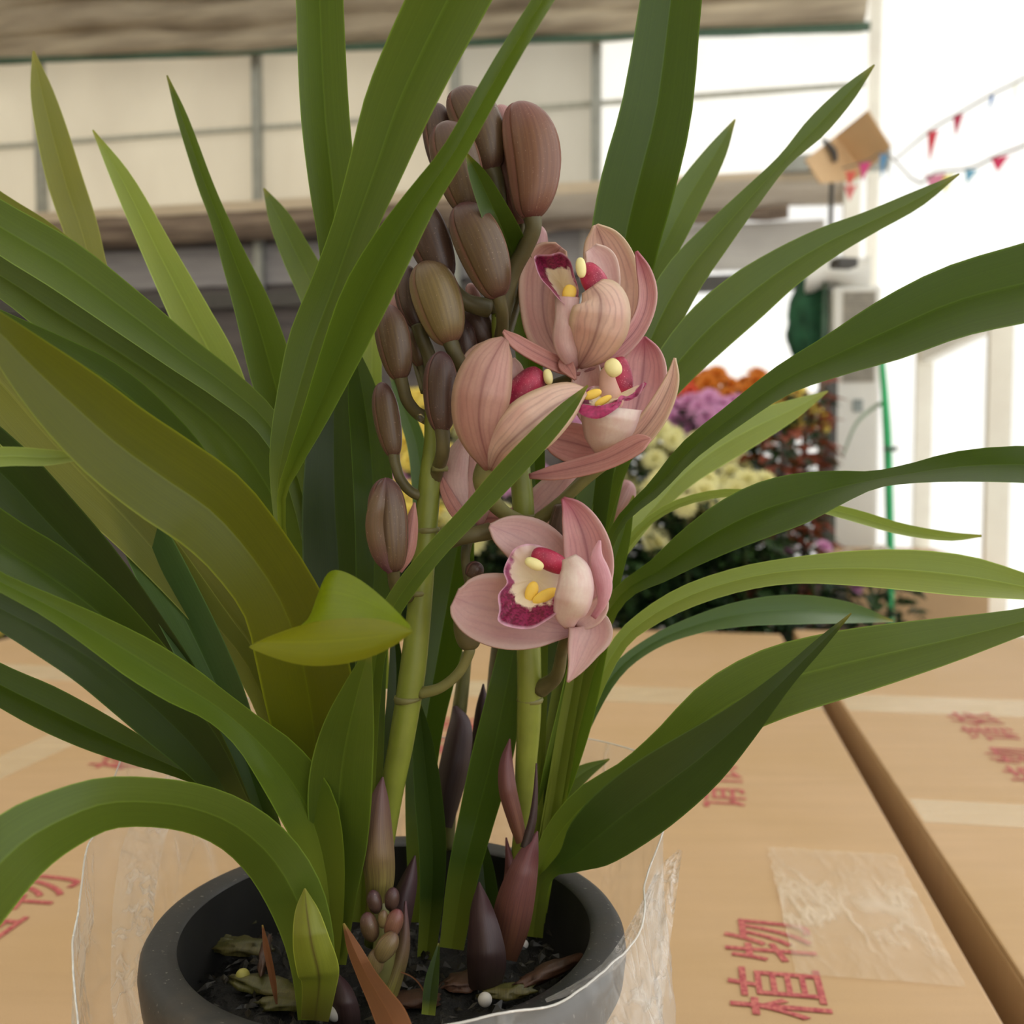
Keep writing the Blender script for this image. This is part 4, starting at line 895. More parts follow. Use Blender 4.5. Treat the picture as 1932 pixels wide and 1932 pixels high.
leaf('olive', [(-160, 580, 120), (-20, 700, 150), (70, 800, 158), (150, 888, 136), (230, 970, 104), (310, 1060, 84), (400, 1170, 64), (480, 1280, 50), (560, 1500, 40), (600, 1740, 34)], [0.36, 0.37, 0.385, 0.395, 0.40], fold=0.4, k=0.6)
leaf('deep', [(-150, 760, 120), (0, 890, 130), (90, 985, 128), (180, 1080, 112), (262, 1180, 92), (336, 1280, 78), (398, 1380, 66), (452, 1480, 48), (520, 1620, 40), (585, 1800, 34)], [0.35, 0.365, 0.38, 0.39, 0.395], fold=0.45, k=0.6)
leaf('light', [(-330, 905, 20), (-200, 885, 40), (-60, 866, 40), (20, 861, 36), (80, 863, 32), (130, 862, 20), (174, 858, 3)], [0.28, 0.29, 0.30], fold=0.5, label='short pale leaf tip poking in from the left edge')
leaf('dark', [(-140, 920, 100), (0, 1028, 116), (85, 1082, 120), (170, 1142, 108), (252, 1218, 92), (326, 1310, 84), (392, 1410, 70), (448, 1520, 52), (510, 1660, 40), (575, 1820, 34)], [0.33, 0.35, 0.365, 0.38, 0.39], fold=0.4, k=0.6)
leaf('blue', [(180, 830, 10), (225, 920, 66), (275, 1020, 92), (325, 1120, 98), (375, 1220, 96), (420, 1320, 90), (462, 1430, 70), (510, 1570, 46), (590, 1780, 34)], [0.39, 0.385, 0.385, 0.39], fold=0.5, k=0.5)
leaf('olive', [(230, 900, 10), (300, 990, 50), (365, 1075, 66), (425, 1150, 60), (478, 1222, 44), (540, 1360, 40), (600, 1700, 34)], [0.41, 0.405, 0.40], fold=0.4, k=0.6)
leaf('dark', [(300, 1150, 40), (350, 1250, 60), (410, 1370, 60), (455, 1480, 50), (500, 1600, 44), (580, 1800, 34)], [0.40, 0.40, 0.395], fold=0.4)
leaf('bright', [(-140, 1010, 30), (-10, 1092, 34), (90, 1142, 44), (180, 1192, 66), (265, 1244, 84), (340, 1290, 82), (405, 1330, 66), (465, 1378, 70), (525, 1440, 100), (578, 1520, 112), (608, 1610, 84), (622, 1710, 54), (618, 1810, 44)], [0.29, 0.305, 0.32, 0.34, 0.365, 0.385], fold=0.5, k=0.7)
leaf('deep', [(-140, 1060, 60), (-10, 1142, 72), (85, 1192, 92), (170, 1242, 104), (250, 1300, 116), (320, 1362, 112), (380, 1426, 90), (430, 1500, 62), (490, 1620, 46), (570, 1810, 34)], [0.32, 0.335, 0.35, 0.37, 0.385], fold=0.35, k=0.6)
leaf('dark', [(-150, 1210, 60), (0, 1292, 76), (85, 1334, 86), (175, 1378, 78), (262, 1418, 56), (335, 1450, 34), (400, 1484, 24), (450, 1530, 26), (520, 1660, 30), (590, 1820, 30)], [0.37, 0.375, 0.38, 0.385, 0.39], fold=0.4, k=0.6)
# big yellowing leaf in front
leaf('yellow', [(-150, 520, 40), (-20, 610, 60), (60, 690, 110), (140, 765, 146), (225, 840, 164), (315, 905, 172), (400, 965, 168), (468, 1040, 154), (528, 1130, 150), (566, 1230, 172), (586, 1330, 168), (598, 1430, 138), (610, 1560, 80), (618, 1740, 44)], [0.27, 0.285, 0.30, 0.32, 0.345, 0.365, 0.39], fold=0.32, k=0.5, label='broad yellowing leaf bending over to the left')
# arching front leaf, with its pale sheath
leaf('mid', [(-120, 1760, 170), (-20, 1650, 150), (45, 1588, 136), (120, 1545, 116), (200, 1516, 100), (290, 1514, 94), (375, 1528, 96), (450, 1562, 102), (512, 1618, 110), (556, 1690, 110), (582, 1770, 96), (592, 1850, 78), (592, 1925, 60)], [0.265, 0.28, 0.30, 0.325, 0.345, 0.352, 0.356], fold=-0.25, k=-0.5, label='front leaf arching low over the pot rim to the left')
leaf('sheath', [(575, 1676, 3), (579, 1720, 46), (588, 1780, 72), (600, 1830, 80), (602, 1860, 66), (594, 1925, 52)], [0.342, 0.338, 0.342, 0.35], name='leaf_sheath', fold=0, cup=-0.7, k=0)
# leaf rising in the middle, then folding over towards the camera
leaf('mid', [(696, 1225, 10), (676, 1300, 58), (658, 1375, 98), (645, 1450, 118), (640, 1525, 120), (640, 1600, 104), (632, 1700, 78), (628, 1820, 50)], [0.31, 0.345, 0.37, 0.385], fold=0.45, phi=[0.1])
leaf('dark', [(690, 1255, 20), (700, 1340, 40), (696, 1450, 44), (684, 1560, 44), (672, 1740, 36)], [0.40, 0.40], fold=0.4)
def grid(name, rows, mat, parent, sub=2):
    vs = []; uv = []; fs = []; n = len(rows); m = len(rows[0])
    for i, r in enumerate(rows):
        for j, (x, y, d) in enumerate(r): vs.append(P(x, y, d)); uv.append((i / (n - 1) * 0.9 + 0.05, 0.3 + 0.3 * j / (m - 1)))
    for i in range(n - 1):
        for j in range(m - 1): a = i * m + j; fs.append((a, a + 1, a + m + 1, a + m))
    o = obj(name, vs, fs, mat, parent, True, uv); md = o.modifiers.new('smooth', 'SUBSURF'); md.levels = sub; md.render_levels = sub; return o
cg = grid('leaf', [[(470, 1222, .292), (475, 1225, .291), (540, 1251, .285), (600, 1260, .28), (680, 1249, .276), (740, 1223, .272), (777, 1194, .27)],
                   [(470, 1221, .292), (486, 1214, .291), (545, 1228, .284), (605, 1232, .278), (685, 1222, .273), (742, 1206, .270), (778, 1192, .269)],
                   [(470, 1220, .292), (494, 1205, .292), (545, 1196, .288), (605, 1190, .283), (685, 1188, .277), (742, 1188, .272), (777, 1190, .269)],
                   [(471, 1219, .293), (500, 1202, .294), (552, 1184, .293), (600, 1170, .289), (685, 1163, .282), (742, 1172, .276), (776, 1187, .271)]], M['curl'], orch)
M['curl2'] = leaf_mat('leaf_yellow_green_top', (120, 140, 16), midrib=0.2)
cg2 = grid('leaf_fold', [[(552, 1186, .2935), (585, 1174, .2910), (610, 1170, .2890), (685, 1166, .2825), (742, 1174, .2765), (777, 1188, .2712)],
                   [(576, 1182, .300), (592, 1148, .299), (612, 1130, .297), (680, 1140, .290), (742, 1162, .2815), (775, 1184, .274)],
                   [(580, 1180, .308), (600, 1112, .307), (616, 1092, .305), (680, 1116, .296), (738, 1152, .285), (774, 1181, .276)],
                   [(584, 1176, .314), (607, 1092, .313), (628, 1067, .309), (682, 1092, .300), (735, 1138, .288), (772, 1178, .278)]], M['curl2'], cg)
cg['label'] = 'yellow green leaf tip folded over towards the viewer'
#@@STEMS
# ================================================================== flower stems, buds and bracts
def stem_(name, pts, mat, parent, seg=16, n=40, ws=None, flat=1.0):
    """pts (x,y,w,d)"""
    return tube(name, [P(x, y, d) for x, y, w, d in pts], [w / 2 / 1932 * d for x, y, w, d in pts], mat, parent, seg, n, flat)
sL = stem_('flower_stem', [(812, 776, 24, .366), (816, 830, 32, .367), (812, 900, 42, .368), (803, 1000, 44, .369), (792, 1140, 46, .371), (778, 1270, 50, .373), (757, 1400, 48, .377), (738, 1500, 44, .382), (720, 1620, 40, .388), (705, 1780, 36, .395)], M['stemg'], orch)
sR = stem_('flower_stem', [(938, 590, 22, .372), (942, 650, 26, .374), (958, 760, 30, .378), (980, 880, 40, .38), (990, 1000, 42, .382), (995, 1120, 44, .384), (998, 1250, 46, .386), (998, 1350, 46, .39), (992, 1450, 40, .395), (985, 1560, 32, .40), (965, 1740, 28, .41)], M['stemg'], orch)
sB = stem_('flower_stem', [(880, 1230, 22, .45), (868, 1330, 28, .45), (850, 1450, 34, .45), (842, 1600, 30, .45)], M['pedicel_g'], orch)
sB2 = stem_('flower_stem', [(955, 1150, 40, .46), (945, 1260, 46, .46), (930, 1400, 44, .46), (905, 1560, 36, .455), (890, 1680, 30, .45)], M['pedicel'], orch)
# node rings and bracts on the stems
for st, x, y, w, d, a in ((sL, 806, 1000, 46, .369, 4), (sL, 770, 1318, 52, .374, 9), (sL, 788, 1118, 48, .3705, 4), (sR, 1000, 1320, 48, .389, 0), (sR, 992, 975, 44, .3815, 2), (sL, 830, 884, 30, .362, 0)):
    c = P(x, y, d); r = w / 2 / 1932 * d
    tube('node', [c + Vector((math.sin(math.radians(a)) * 0.001, 0, -0.001)), c, c + Vector((0, 0, 0.001))], [r * 1.0, r * 1.07, r * 1.0], M['pedicel_g'], st, 16, 4)
def bract(par, pts, d, mat, cup=-0.9, **kw): return ribbon('bract', pts, d, M[mat], par, fold=0, cup=cup, k=0, n=24, m=10, **kw)
bract(sL, [(722, 1466, 3), (716, 1510, 36), (712, 1570, 58), (714, 1620, 62), (716, 1660, 56), (712, 1700, 44), (708, 1730, 40)], [.372, .370, .378], 'bract')
bract(sL, [(783, 1614, 3), (772, 1660, 32), (758, 1710, 46), (745, 1770, 48), (735, 1850, 40)], [.39, .388, .388], 'bract_dark')
bract(sR, [(962, 1394, 3), (955, 1440, 26), (958, 1490, 34), (972, 1545, 30), (985, 1590, 22)], [.39, .386, .39], 'bract_red')
bract(sR, [(1012, 1440, 3), (1010, 1500, 10), (1004, 1550, 16), (990, 1600, 18)], [.388, .388], 'bract_dark')
bract(sR, [(1014, 1568, 3), (995, 1620, 44), (975, 1690, 70), (962, 1750, 72), (950, 1810, 50)], [.392, .384, .388, .394], 'bract_red')
bract(sR, [(904, 1664, 3), (908, 1710, 40), (915, 1770, 66), (918, 1820, 74), (912, 1870, 56)], [.385, .378, .376, .38], 'bract_dark')
bract(sR, [(955, 1580, 3), (962, 1640, 20), (958, 1700, 26), (950, 1780, 26)], [.40, .40], 'bract_red')
bract(sB, [(858, 1332, 8), (868, 1370, 44), (858, 1440, 56), (845, 1500, 52), (835, 1560, 36)], [.445, .44, .44], 'bract_dark')
bract(sB2, [(912, 1290, 3), (910, 1340, 26), (905, 1420, 36), (895, 1500, 34)], [.45, .45], 'bract_dark')
bract(sL, [(630, 1830, 3), (645, 1870, 40), (652, 1915, 56), (650, 1950, 50)], [.36, .355, .357], 'bract_dark')
# young flower spike with packed buds
yp = stem_('flower_spike', [(716, 1690, 20, .375), (722, 1740, 34, .374), (725, 1790, 44, .372), (722, 1840, 44, .372), (715, 1900, 36, .372)], M['pedicel_g'], orch); yp['label'] = 'young flower spike packed with tiny purple buds'
for tip, base, w, d, mt in (((702, 1680), (712, 1722), 28, .366, 'bud_dark'), ((742, 1675), (738, 1718), 28, .367, 'bud_dark'), ((690, 1722), (705, 1775), 34, .362, 'bud'), ((752, 1716), (735, 1768), 34, .362, 'bud_red'), ((745, 1760), (715, 1812), 40, .358, 'bud_pale'), ((724, 1718), (722, 1750), 20, .362, 'bud_pale'), ((712, 1790), (705, 1840), 34, .360, 'bud_pale')):
    a = P(*tip, d - .002); b = P(*base, d); blob('bud', (a + b) / 2, (a - b) / 2, w / 2 / 1932 * d, w / 2 / 1932 * d, M[mt], yp, 14, 10, 0.8, 3, 0.1)
bract(yp, [(765, 1700, 4), (762, 1780, 24), (745, 1840, 34), (722, 1900, 40)], [.375, .37], 'bract')
# dry brown leaf, leaning over the rim
leaf('dry', [(648, 1742, 4), (668, 1790, 26), (692, 1840, 36), (715, 1880, 48), (740, 1925, 62), (765, 1990, 50), (775, 2050, 6)], [.345, .335, .31, .285, .27], label='dry brown papery leaf hanging over the rim', fold=-0.6, k=0.2)
leaf('dry', [(705, 1820, 3), (780, 1845, 3), (815, 1900, 4)], [.37, .37], fold=0.2)
leaf('dry', [(495, 1745, 3), (503, 1790, 12), (515, 1850, 12), (522, 1895, 4)], [.366, .362], fold=0.4)
leaf('deep', [(828, 1780, 4), (815, 1850, 26), (808, 1915, 26)], [.365, .355], fold=0.5)
def bud(tip, base, w, d, mt='bud', ped=None, pw=22, bend=0.0, dt=None, label=None, pm='pedicel', lobes=3, power=0.72, bulge=0.42):
    dt = d if dt is None else dt
    a = P(*tip, dt); b = P(*base, d); r = w / 2 / 1932 * d
    o = blob('bud', (a + b) / 2, (a - b) / 2 * 1.02, r, r * 0.92, M[mt], orch, 48, 24, power, lobes, 0.2, bend * r, bulge)
    if label: o['label'] = label
    if ped:
        pts = [(base[0] + (tip[0] - base[0]) * 0.08, base[1] + (tip[1] - base[1]) * 0.08, pw * 1.15, d)] + [(x, y, pw if i < len(ped) - 1 else pw * 1.15, dd) for i, (x, y, dd) in enumerate(ped)]
        stem_('pedicel', pts, M[pm], o, 12, 20)
    # overlapping sepal on the camera side
    return o
bud((820, 196), (842, 335), 60, .372, 'bud_dark', [(848, 350, .374), (880, 430, .376), (925, 560, .374)], 18)
bud((862, 168), (928, 324), 92, .366, 'bud', [(935, 345, .368), (942, 420, .372), (940, 560, .374)], 34, bend=0.25)
bud((942, 200), (985, 420), 70, .374, 'bud_pink', [(985, 440, .376), (965, 560, .376)], 16, bend=0.2, label='pinkish bud half hidden behind a larger one')
bud((836, 232), (888, 402), 90, .356, 'bud', [(895, 415, .36), (915, 480, .366), (935, 590, .372)], 24, bend=0.1)
bud((978, 194), (1002, 412), 104, .360, 'bud_red', [(1006, 430, .362), (990, 470, .366), (965, 520, .37), (945, 600, .373)], 32, bend=0.35, label='largest bud, reddish brown and nearly open')
bud((868, 386), (942, 560), 92, .352, 'bud', [(946, 580, .355), (948, 610, .362), (945, 640, .37)], 24, bend=0.15)
bud((782, 378), (842, 530), 80, .362, 'bud_dark', [(852, 545, .362), (880, 570, .364), (922, 582, .368)], 32)
bud((800, 494), (850, 648), 92, .360, 'bud_pale', [(858, 665, .36), (870, 690, .362), (885, 715, .366), (900, 790, .376)], 28, bend=0.1, label='yellowish brown bud')
bud((768, 502), (792, 622), 50, .368, 'bud_dark', [(798, 640, .368), (812, 680, .37), (822, 760, .37)], 28, bend=-0.3)
bud((738, 556), (775, 655), 44, .378, 'bud_pink', [(780, 670, .378), (800, 740, .372)], 12)
bud((775, 608), (797, 692), 44, .374, 'bud', [(800, 705, .374), (806, 740, .372), (812, 790, .37)], 16)
bud((728, 576), (756, 716), 66, .360, 'bud', [(760, 728, .361), (768, 755, .363), (786, 778, .366), (808, 790, .368)], 24, bend=0.1)
bud((832, 664), (834, 816), 66, .352, 'bud_dark', [(836, 835, .353), (834, 860, .356), (826, 885, .364), (818, 905, .368)], 26, label='dark purple pointed bud', power=0.8)
bud((720, 722), (744, 862), 50, .364, 'bud', [(746, 875, .364), (756, 905, .365), (776, 928, .367), (802, 938, .368)], 20)
bo = bud((727, 903), (742, 1078), 74, .352, 'bud', [(743, 1090, .354), (748, 1110, .358), (770, 1125, .368)], 24, label='bud just parting at the tip', power=0.62)
ribbon('sepal', [(782, 948, 4), (776, 990, 26), (768, 1040, 30), (752, 1078, 14)], [.358, .358], M['pet_rose'], bo, fold=0, cup=-0.8, k=0, n=16)
ribbon('sepal', [(727, 901, 3), (714, 940, 26), (706, 990, 34), (716, 1045, 30), (738, 1080, 12)], [.344, .342, .345, .35], M['bud'], bo, fold=0, cup=-0.5, k=0, n=16)
bud((880, 575), (925, 660), 56, .378, 'bud_dark', [(930, 670, .378), (945, 690, .378)], 16)
bud((905, 600), (925, 700), 52, .384, 'bud_dark', [(928, 712, .384), (950, 740, .38)], 16)
bud((885, 535), (905, 590), 26, .385, 'bud_pink', [(908, 600, .384), (935, 640, .378)], 10)
bud((1015, 425), (985, 545), 60, .386, 'bud_pink', [(980, 560, .386), (955, 640, .38)], 16)
bud((868, 600), (885, 700), 50, .376, 'bud_dark', [(888, 712, .376), (900, 760, .378)], 16)
bud((880, 1150), (886, 1226), 54, .366, 'pedicel', [(884, 1235, .366), (865, 1270, .368), (830, 1298, .37), (792, 1308, .373)], 20, lobes=0, power=0.6, label='brown green bud stub below the front flower', pm='pedicel_g')
bud((1188, 908), (1148, 985), 50, .47, 'bud_pink', [(1140, 1000, .468), (1100, 1080, .45), (1050, 1250, .44)], 16)
bud((905, 1062), (886, 1092), 34, .366, 'bud_dark', [(884, 1095, .366), (878, 1050, .37), (885, 1010, .378)], 18)
# water drop hanging at the node
bm = bmesh.new(); bmesh.ops.create_uvsphere(bm, u_segments=16, v_segments=12, radius=0.0014)
bmesh.ops.translate(bm, vec=P(793, 788, .360), verts=bm.verts)
N = NT('water'); N.b.inputs['Transmission Weight'].default_value = 1; N.set(Roughness=0.0, IOR=1.33); bmobj('water_drop', bm, N.m, sL, True)
#@@FLOWERS
# ================================================================== open flowers
def flower(lab, ped, mat='pedicel_g'):
    o = stem_('flower', ped, M[mat], orch, 14, 24); o['label'] = lab; return o
def petal(f, mat, pts, d, cup=0.5, k=0.2, phi=0.0, fold=0.0, wav=0.0, lab=None, name='petal'):
    o = ribbon(name, pts, d, M[mat], f, fold=fold, cup=cup, k=k, phi=phi, wav=wav, n=26, m=12)
    md = o.modifiers.new('thickness', 'SOLIDIFY'); md.thickness = 0.0007; md.offset = 0
    if lab: o['label'] = lab
    return o
def ell(f, name, x, y, w, h, d, ang, mat, dep=0.8, power=0.72, tilt=0.0, bulge=0.5):
    a = math.radians(ang); s = d / 1932; ax = Vector((math.sin(a), tilt, math.cos(a))).normalized() * h / 2 * s
    return blob(name, P(x, y, d), ax, w / 2 * s, w / 2 * s * dep, M[mat], f, 20, 14, power, bulge=bulge)
# F1: top flower, looking to the upper left
f1 = flower('uppermost open flower, facing up and to the left', [(1098, 694, 26, .362), (1080, 712, 22, .368), (1030, 730, 20, .375), (975, 745, 20, .378)], 'pedicel')
petal(f1, 'pet', [(1124, 425, 10), (1134, 450, 66), (1148, 490, 96), (1160, 540, 100), (1162, 600, 84), (1140, 660, 50), (1100, 692, 16)], [.362, .366, .368, .366, .362], 0.35, phi=0.2)
petal(f1, 'pet_in', [(1058, 466, 26), (1040, 490, 86), (1027, 530, 94), (1024, 580, 84), (1034, 630, 76), (1058, 668, 44), (1090, 690, 14)], [.372, .372, .370, .366, .362], 0.7, phi=-0.2)
petal(f1, 'pet_pale', [(1115, 468, 26), (1132, 492, 60), (1144, 530, 52), (1140, 570, 40), (1125, 610, 20)], [.352, .354, .358], 0.4, lab='pale side lobe of the lip', name='lip')
l1 = patch('lip', [(1010, 482), (1038, 480), (1058, 476), (1076, 492), (1084, 520), (1092, 548), (1086, 572), (1070, 577), (1052, 562), (1038, 545), (1020, 525), (1010, 500)], (1062, 540), [.343, .343, .345, .347, .348, .35, .347, .344, .342, .341, .341, .342], .358, M['lip'], f1,
           [1.0, 1.0, 1.0, 0.75, 0.4, 0.1, 0.45, 0.5, 0.6, 0.75, 1.0, 1.0], ruffle=0.0012)
petal(f1, 'pet_pale', [(1070, 560, 44), (1068, 600, 40), (1064, 640, 40), (1075, 672, 34), (1090, 690, 14)], [.347, .346, .350, .358], -0.7, name='lip')
ell(f1, 'callus', 1074, 552, 26, 30, .3475, 20, 'yellow_callus', 0.5)
ell(f1, 'column', 1120, 528, 48, 70, .3465, -32, 'hood', 0.8, 0.7, bulge=0.6)
ell(f1, 'anther_cap', 1096, 505, 20, 38, .341, -6, 'cap', 0.9, 0.75)
petal(f1, 'pet', [(1118, 541, 46), (1132, 562, 92), (1134, 590, 110), (1126, 625, 108), (1112, 660, 76), (1092, 692, 12)], [.344, .341, .340, .343, .350, .358], -0.45, k=0.0, lab='broad front petal, pale yellow at its edge')
petal(f1, 'pet_pink', [(1200, 474, 4), (1214, 510, 26), (1222, 550, 34), (1216, 590, 34), (1194, 630, 36), (1155, 664, 40), (1098, 692, 22)], [.352, .352, .353, .354, .356, .360], 0.5, k=-0.6, phi=0.4)
petal(f1, 'pet_rose', [(950, 624, 6), (968, 640, 24), (996, 658, 30), (1030, 676, 30), (1062, 690, 30), (1096, 698, 20)], [.345, .343, .345, .350, .356, .360], 0.4, k=0.5)
petal(f1, 'pet_rose', [(1086, 716, 4), (1076, 700, 22), (1068, 686, 30), (1080, 676, 20)], [.350, .352, .356], 0.2)
# F2: right hand flower, facing down right
f2 = flower('open flower on the right, second from the top, showing its white lip', [(1150, 868, 24, .366), (1110, 900, 22, .37), (1060, 945, 22, .376), (1010, 985, 24, .38)], 'pedicel_g')
petal(f2, 'pet_pink', [(1214, 636, 8), (1216, 664, 62), (1214, 700, 88), (1206, 750, 90), (1190, 800, 70), (1160, 850, 28)], [.366, .368, .370, .368, .364], 0.5)
petal(f2, 'pet', [(1273, 675, 3), (1268, 715, 26), (1252, 755, 40), (1228, 795, 46), (1196, 830, 44), (1150, 862, 20)], [.352, .352, .353, .356, .362], 0.4, phi=0.4)
petal(f2, 'pet_pale', [(1118, 686, 26), (1110, 720, 62), (1112, 760, 60), (1125, 800, 40)], [.358, .360, .360], 0.5, lab='pale inner lobe of the lip', name='lip')
petal(f2, 'lip_out', [(1152, 768, 116), (1150, 785, 108), (1146, 805, 98), (1138, 835, 68), (1132, 856, 20)], [.348, .346, .348, .353, .360], -0.75, k=0.0, name='lip')
patch('lip', [(1092, 770), (1100, 742), (1120, 728), (1150, 732), (1180, 742), (1198, 732), (1216, 722), (1204, 748), (1182, 752), (1160, 762), (1140, 776), (1112, 782)], (1146, 752), [.345, .35, .356, .36, .358, .352, .346, .342, .339, .337, .337, .339], .352, M['lip'], f2,
      [1.0, 0.7, 0.0, 0.0, 0.0, 0.3, 0.4, 0.6, 0.8, 0.9, 1.0, 1.0], ruffle=0.0011, curve=1.2)
M['lip_edge'] = plain('lip_purple_edge', (158, 38, 88), 0.5, var=0.35, scale=700)
ribbon('lip_edge', [(1088, 764, 10), (1104, 774, 22), (1128, 778, 24), (1150, 770, 18), (1166, 762, 10), (1172, 750, 8), (1184, 752, 9), (1202, 742, 9), (1218, 722, 6)], [.340, .337, .336, .338, .341, .344, .347], M['lip_edge'], f2, fold=0, cup=-0.2, wav=0.5, n=30, m=4)
ell(f2, 'callus', 1118, 744, 18, 36, .343, 70, 'yellow_callus', 0.6, 0.9)
ell(f2, 'callus', 1138, 756, 14, 36, .3415, 60, 'yellow_callus', 0.6, 0.9)
ell(f2, 'column', 1154, 732, 46, 84, .352, -8, 'column_under', 0.7, 0.6)
ell(f2, 'column_hood', 1172, 708, 42, 70, .351, -14, 'hood', 0.6, 0.5)
ell(f2, 'anther_cap', 1157, 694, 32, 36, .3445, -30, 'cap', 0.8, 0.75)
petal(f2, 'pet_rose', [(1228, 828, 4), (1208, 834, 32), (1178, 850, 38), (1140, 868, 36), (1090, 882, 34), (1040, 892, 26), (998, 898, 8)], [.340, .340, .342, .345, .348, .350, .352], 0.4, k=0.6)
petal(f2, 'pet_rose', [(1020, 820, 10), (1050, 828, 60), (1090, 838, 76), (1130, 850, 50), (1160, 860, 16)], [.372, .370, .366], 0.3)
# F3: flower seen from the side
f3 = flower('open flower seen from the side, left of the white lipped flower', [(924, 868, 42, .350), (914, 905, 46, .353), (925, 940, 34, .358), (952, 968, 28, .366), (985, 985, 26, .378)])
petal(f3, 'pet_in', [(930, 642, 10), (905, 680, 60), (895, 730, 60)], [.362, .362], 0.3)
petal(f3, 'pet_pale', [(966, 676, 10), (972, 700, 32), (970, 740, 34), (955, 780, 20)], [.352, .352], 0.3, lab='pale side lobe of the lip', name='lip')
ell(f3, 'column', 984, 744, 62, 118, .350, 38, 'hood', 0.7, 0.7, bulge=0.5)
ell(f3, 'anther_cap', 1034, 711, 18, 30, .347, -10, 'cap', 0.9, 0.75)
petal(f3, 'pet_in', [(952, 640, 14), (938, 662, 62), (920, 700, 96), (908, 745, 108), (904, 795, 96), (912, 840, 66), (926, 884, 22)], [.342, .336, .332, .332, .336, .342, .348], -0.6, k=0.1)
petal(f3, 'pet', [(1104, 738, 14), (1078, 748, 58), (1046, 768, 88), (1008, 796, 106), (972, 826, 98), (944, 854, 66), (926, 886, 20)], [.342, .338, .334, .332, .334, .340, .347], -0.45, k=0.1)
# F5: flower behind, seen from its back
f5 = flower('flower half hidden low behind the others, turned away', [(890, 990, 26, .372), (880, 1010, 24, .37), (850, 1020, 22, .37), (808, 1040, 22, .369)], 'pedicel')
petal(f5, 'pet_pale', [(878, 828, 20), (862, 866, 44), (856, 905, 52), (866, 945, 48), (890, 985, 20)], [.372, .370, .370, .372], -0.5)
petal(f5, 'pet_mauve', [(900, 800, 30), (895, 860, 70), (893, 910, 76), (898, 950, 60), (900, 990, 24)], [.376, .374, .372, .372], -0.4)
petal(f5, 'pet_rose', [(832, 900, 6), (842, 930, 20), (862, 965, 26), (890, 992, 18)], [.368, .366, .370], -0.3)
petal(f5, 'pet_mauve', [(1078, 880, 20), (1062, 910, 56), (1035, 942, 70), (1000, 970, 60), (930, 992, 24)], [.386, .386, .384, .378], -0.3)
petal(f5, 'pet_rose', [(960, 985, 20), (930, 978, 50), (905, 985, 50), (885, 1000, 20)], [.378, .374], -0.3)
# F4: front flower, facing left
f4 = flower('lowest open flower, in front, facing left with a crimson blotched lip', [(1072, 1190, 26, .352), (1060, 1230, 22, .366), (1050, 1275, 26, .378), (1020, 1300, 34, .386)], 'pedicel')
stem_('pedicel', [(925, 1002, 34, .364), (890, 1010, 30, .362), (850, 1022, 26, .364), (805, 1045, 24, .368)], M['pedicel'], orch)
stem_('pedicel', [(1072, 950, 0.1, .372), (1070, 960, 52, .372), (1058, 1010, 56, .372), (1050, 1050, 30, .372)], M['bud_dark'], orch)
stem_('pedicel', [(1112, 892, 22, .374), (1080, 925, 22, .376), (1040, 965, 22, .378), (1005, 990, 26, .38)], M['pedicel_g'], orch)
petal(f4, 'pet_mauve', [(924, 992, 8), (944, 1000, 52), (975, 1012, 84), (1008, 1030, 98), (1040, 1060, 92), (1064, 1100, 60), (1080, 1150, 20)], [.350, .352, .356, .360, .360, .358], 0.25, k=0.3)
petal(f4, 'pet_pink', [(1062, 940, 6), (1082, 965, 48), (1100, 1005, 78), (1110, 1050, 92), (1112, 1095, 84), (1105, 1140, 60), (1085, 1185, 22)], [.350, .350, .352, .353, .352, .352], 0.5, phi=0.3)
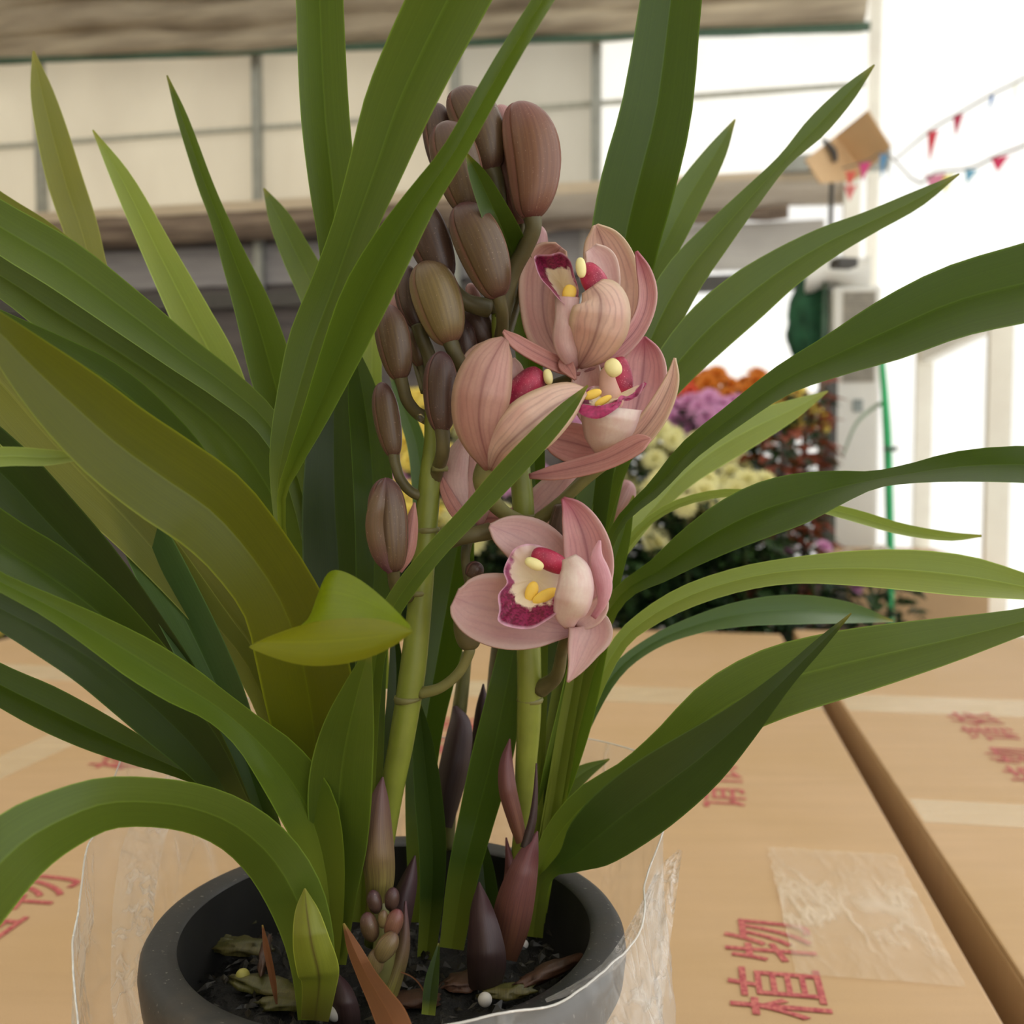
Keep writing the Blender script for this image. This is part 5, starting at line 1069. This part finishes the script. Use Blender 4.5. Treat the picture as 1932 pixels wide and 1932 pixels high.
petal(f4, 'pet_mauve', [(858, 1128, 36), (872, 1134, 84), (900, 1142, 122), (945, 1152, 140), (995, 1162, 130), (1040, 1174, 92), (1078, 1188, 28)], [.345, .345, .346, .347, .348, .350], 0.35, k=0.3, lab='broad lower petal')
petal(f4, 'pet_mauve', [(1071, 1287, 3), (1088, 1256, 34), (1102, 1222, 64), (1114, 1192, 84), (1110, 1172, 60), (1085, 1166, 20)], [.340, .341, .343, .346, .350], 0.35, k=0.2)
petal(f4, 'pet_curl', [(1132, 1020, 3), (1126, 1050, 22), (1134, 1080, 32), (1140, 1110, 30), (1136, 1140, 16), (1120, 1165, 10)], [.338, .337, .337, .338, .342], -0.4, phi=0.5, lab='light pink curled back edge')
petal(f4, 'pet_pale', [(1140, 1120, 12), (1130, 1145, 36), (1112, 1165, 40), (1090, 1182, 20)], [.342, .344, .348], 0.3)
patch('lip', [(958, 1055), (972, 1034), (1000, 1026), (1035, 1036), (1056, 1060), (1068, 1095), (1060, 1130), (1052, 1155), (1030, 1172), (1002, 1186), (965, 1184), (940, 1172), (942, 1150), (940, 1122), (956, 1100), (950, 1078)], (1012, 1092),
      [.344, .344, .346, .35, .352, .35, .344, .338, .334, .332, .331, .332,   .334, .337, .340, .343], .3495, M['lip'], f4,
      [0.35, 0.1, 0.0, 0.0, 0.0, 0.1, 0.6, 0.8, 0.9, 1.0, 1.0, 1.0, 1.0, 0.75, 0.55, 0.5], rings=12, curve=1.4, ruffle=0.0011)
ell(f4, 'callus', 1003, 1116, 24, 40, .3445, 18, 'yellow_callus', 0.6, 0.9)
ell(f4, 'callus', 1028, 1124, 22, 52, .343, 62, 'yellow_callus', 0.6, 0.9)
ell(f4, 'column', 1038, 1058, 40, 76, .345, -64, 'hood', 0.8, 0.7)
ell(f4, 'anther_cap', 1008, 1064, 22, 38, .3405, -66, 'cap', 0.9, 0.75)
petal(f4, 'lip_out', [(1074, 1052, 26), (1084, 1076, 54), (1086, 1105, 66), (1080, 1135, 68), (1072, 1160, 52), (1074, 1184, 16)], [.338, .334, .332, .333, .338, .346], -0.7, k=0, lab='smooth pale outer lobe of the lip', name='lip')
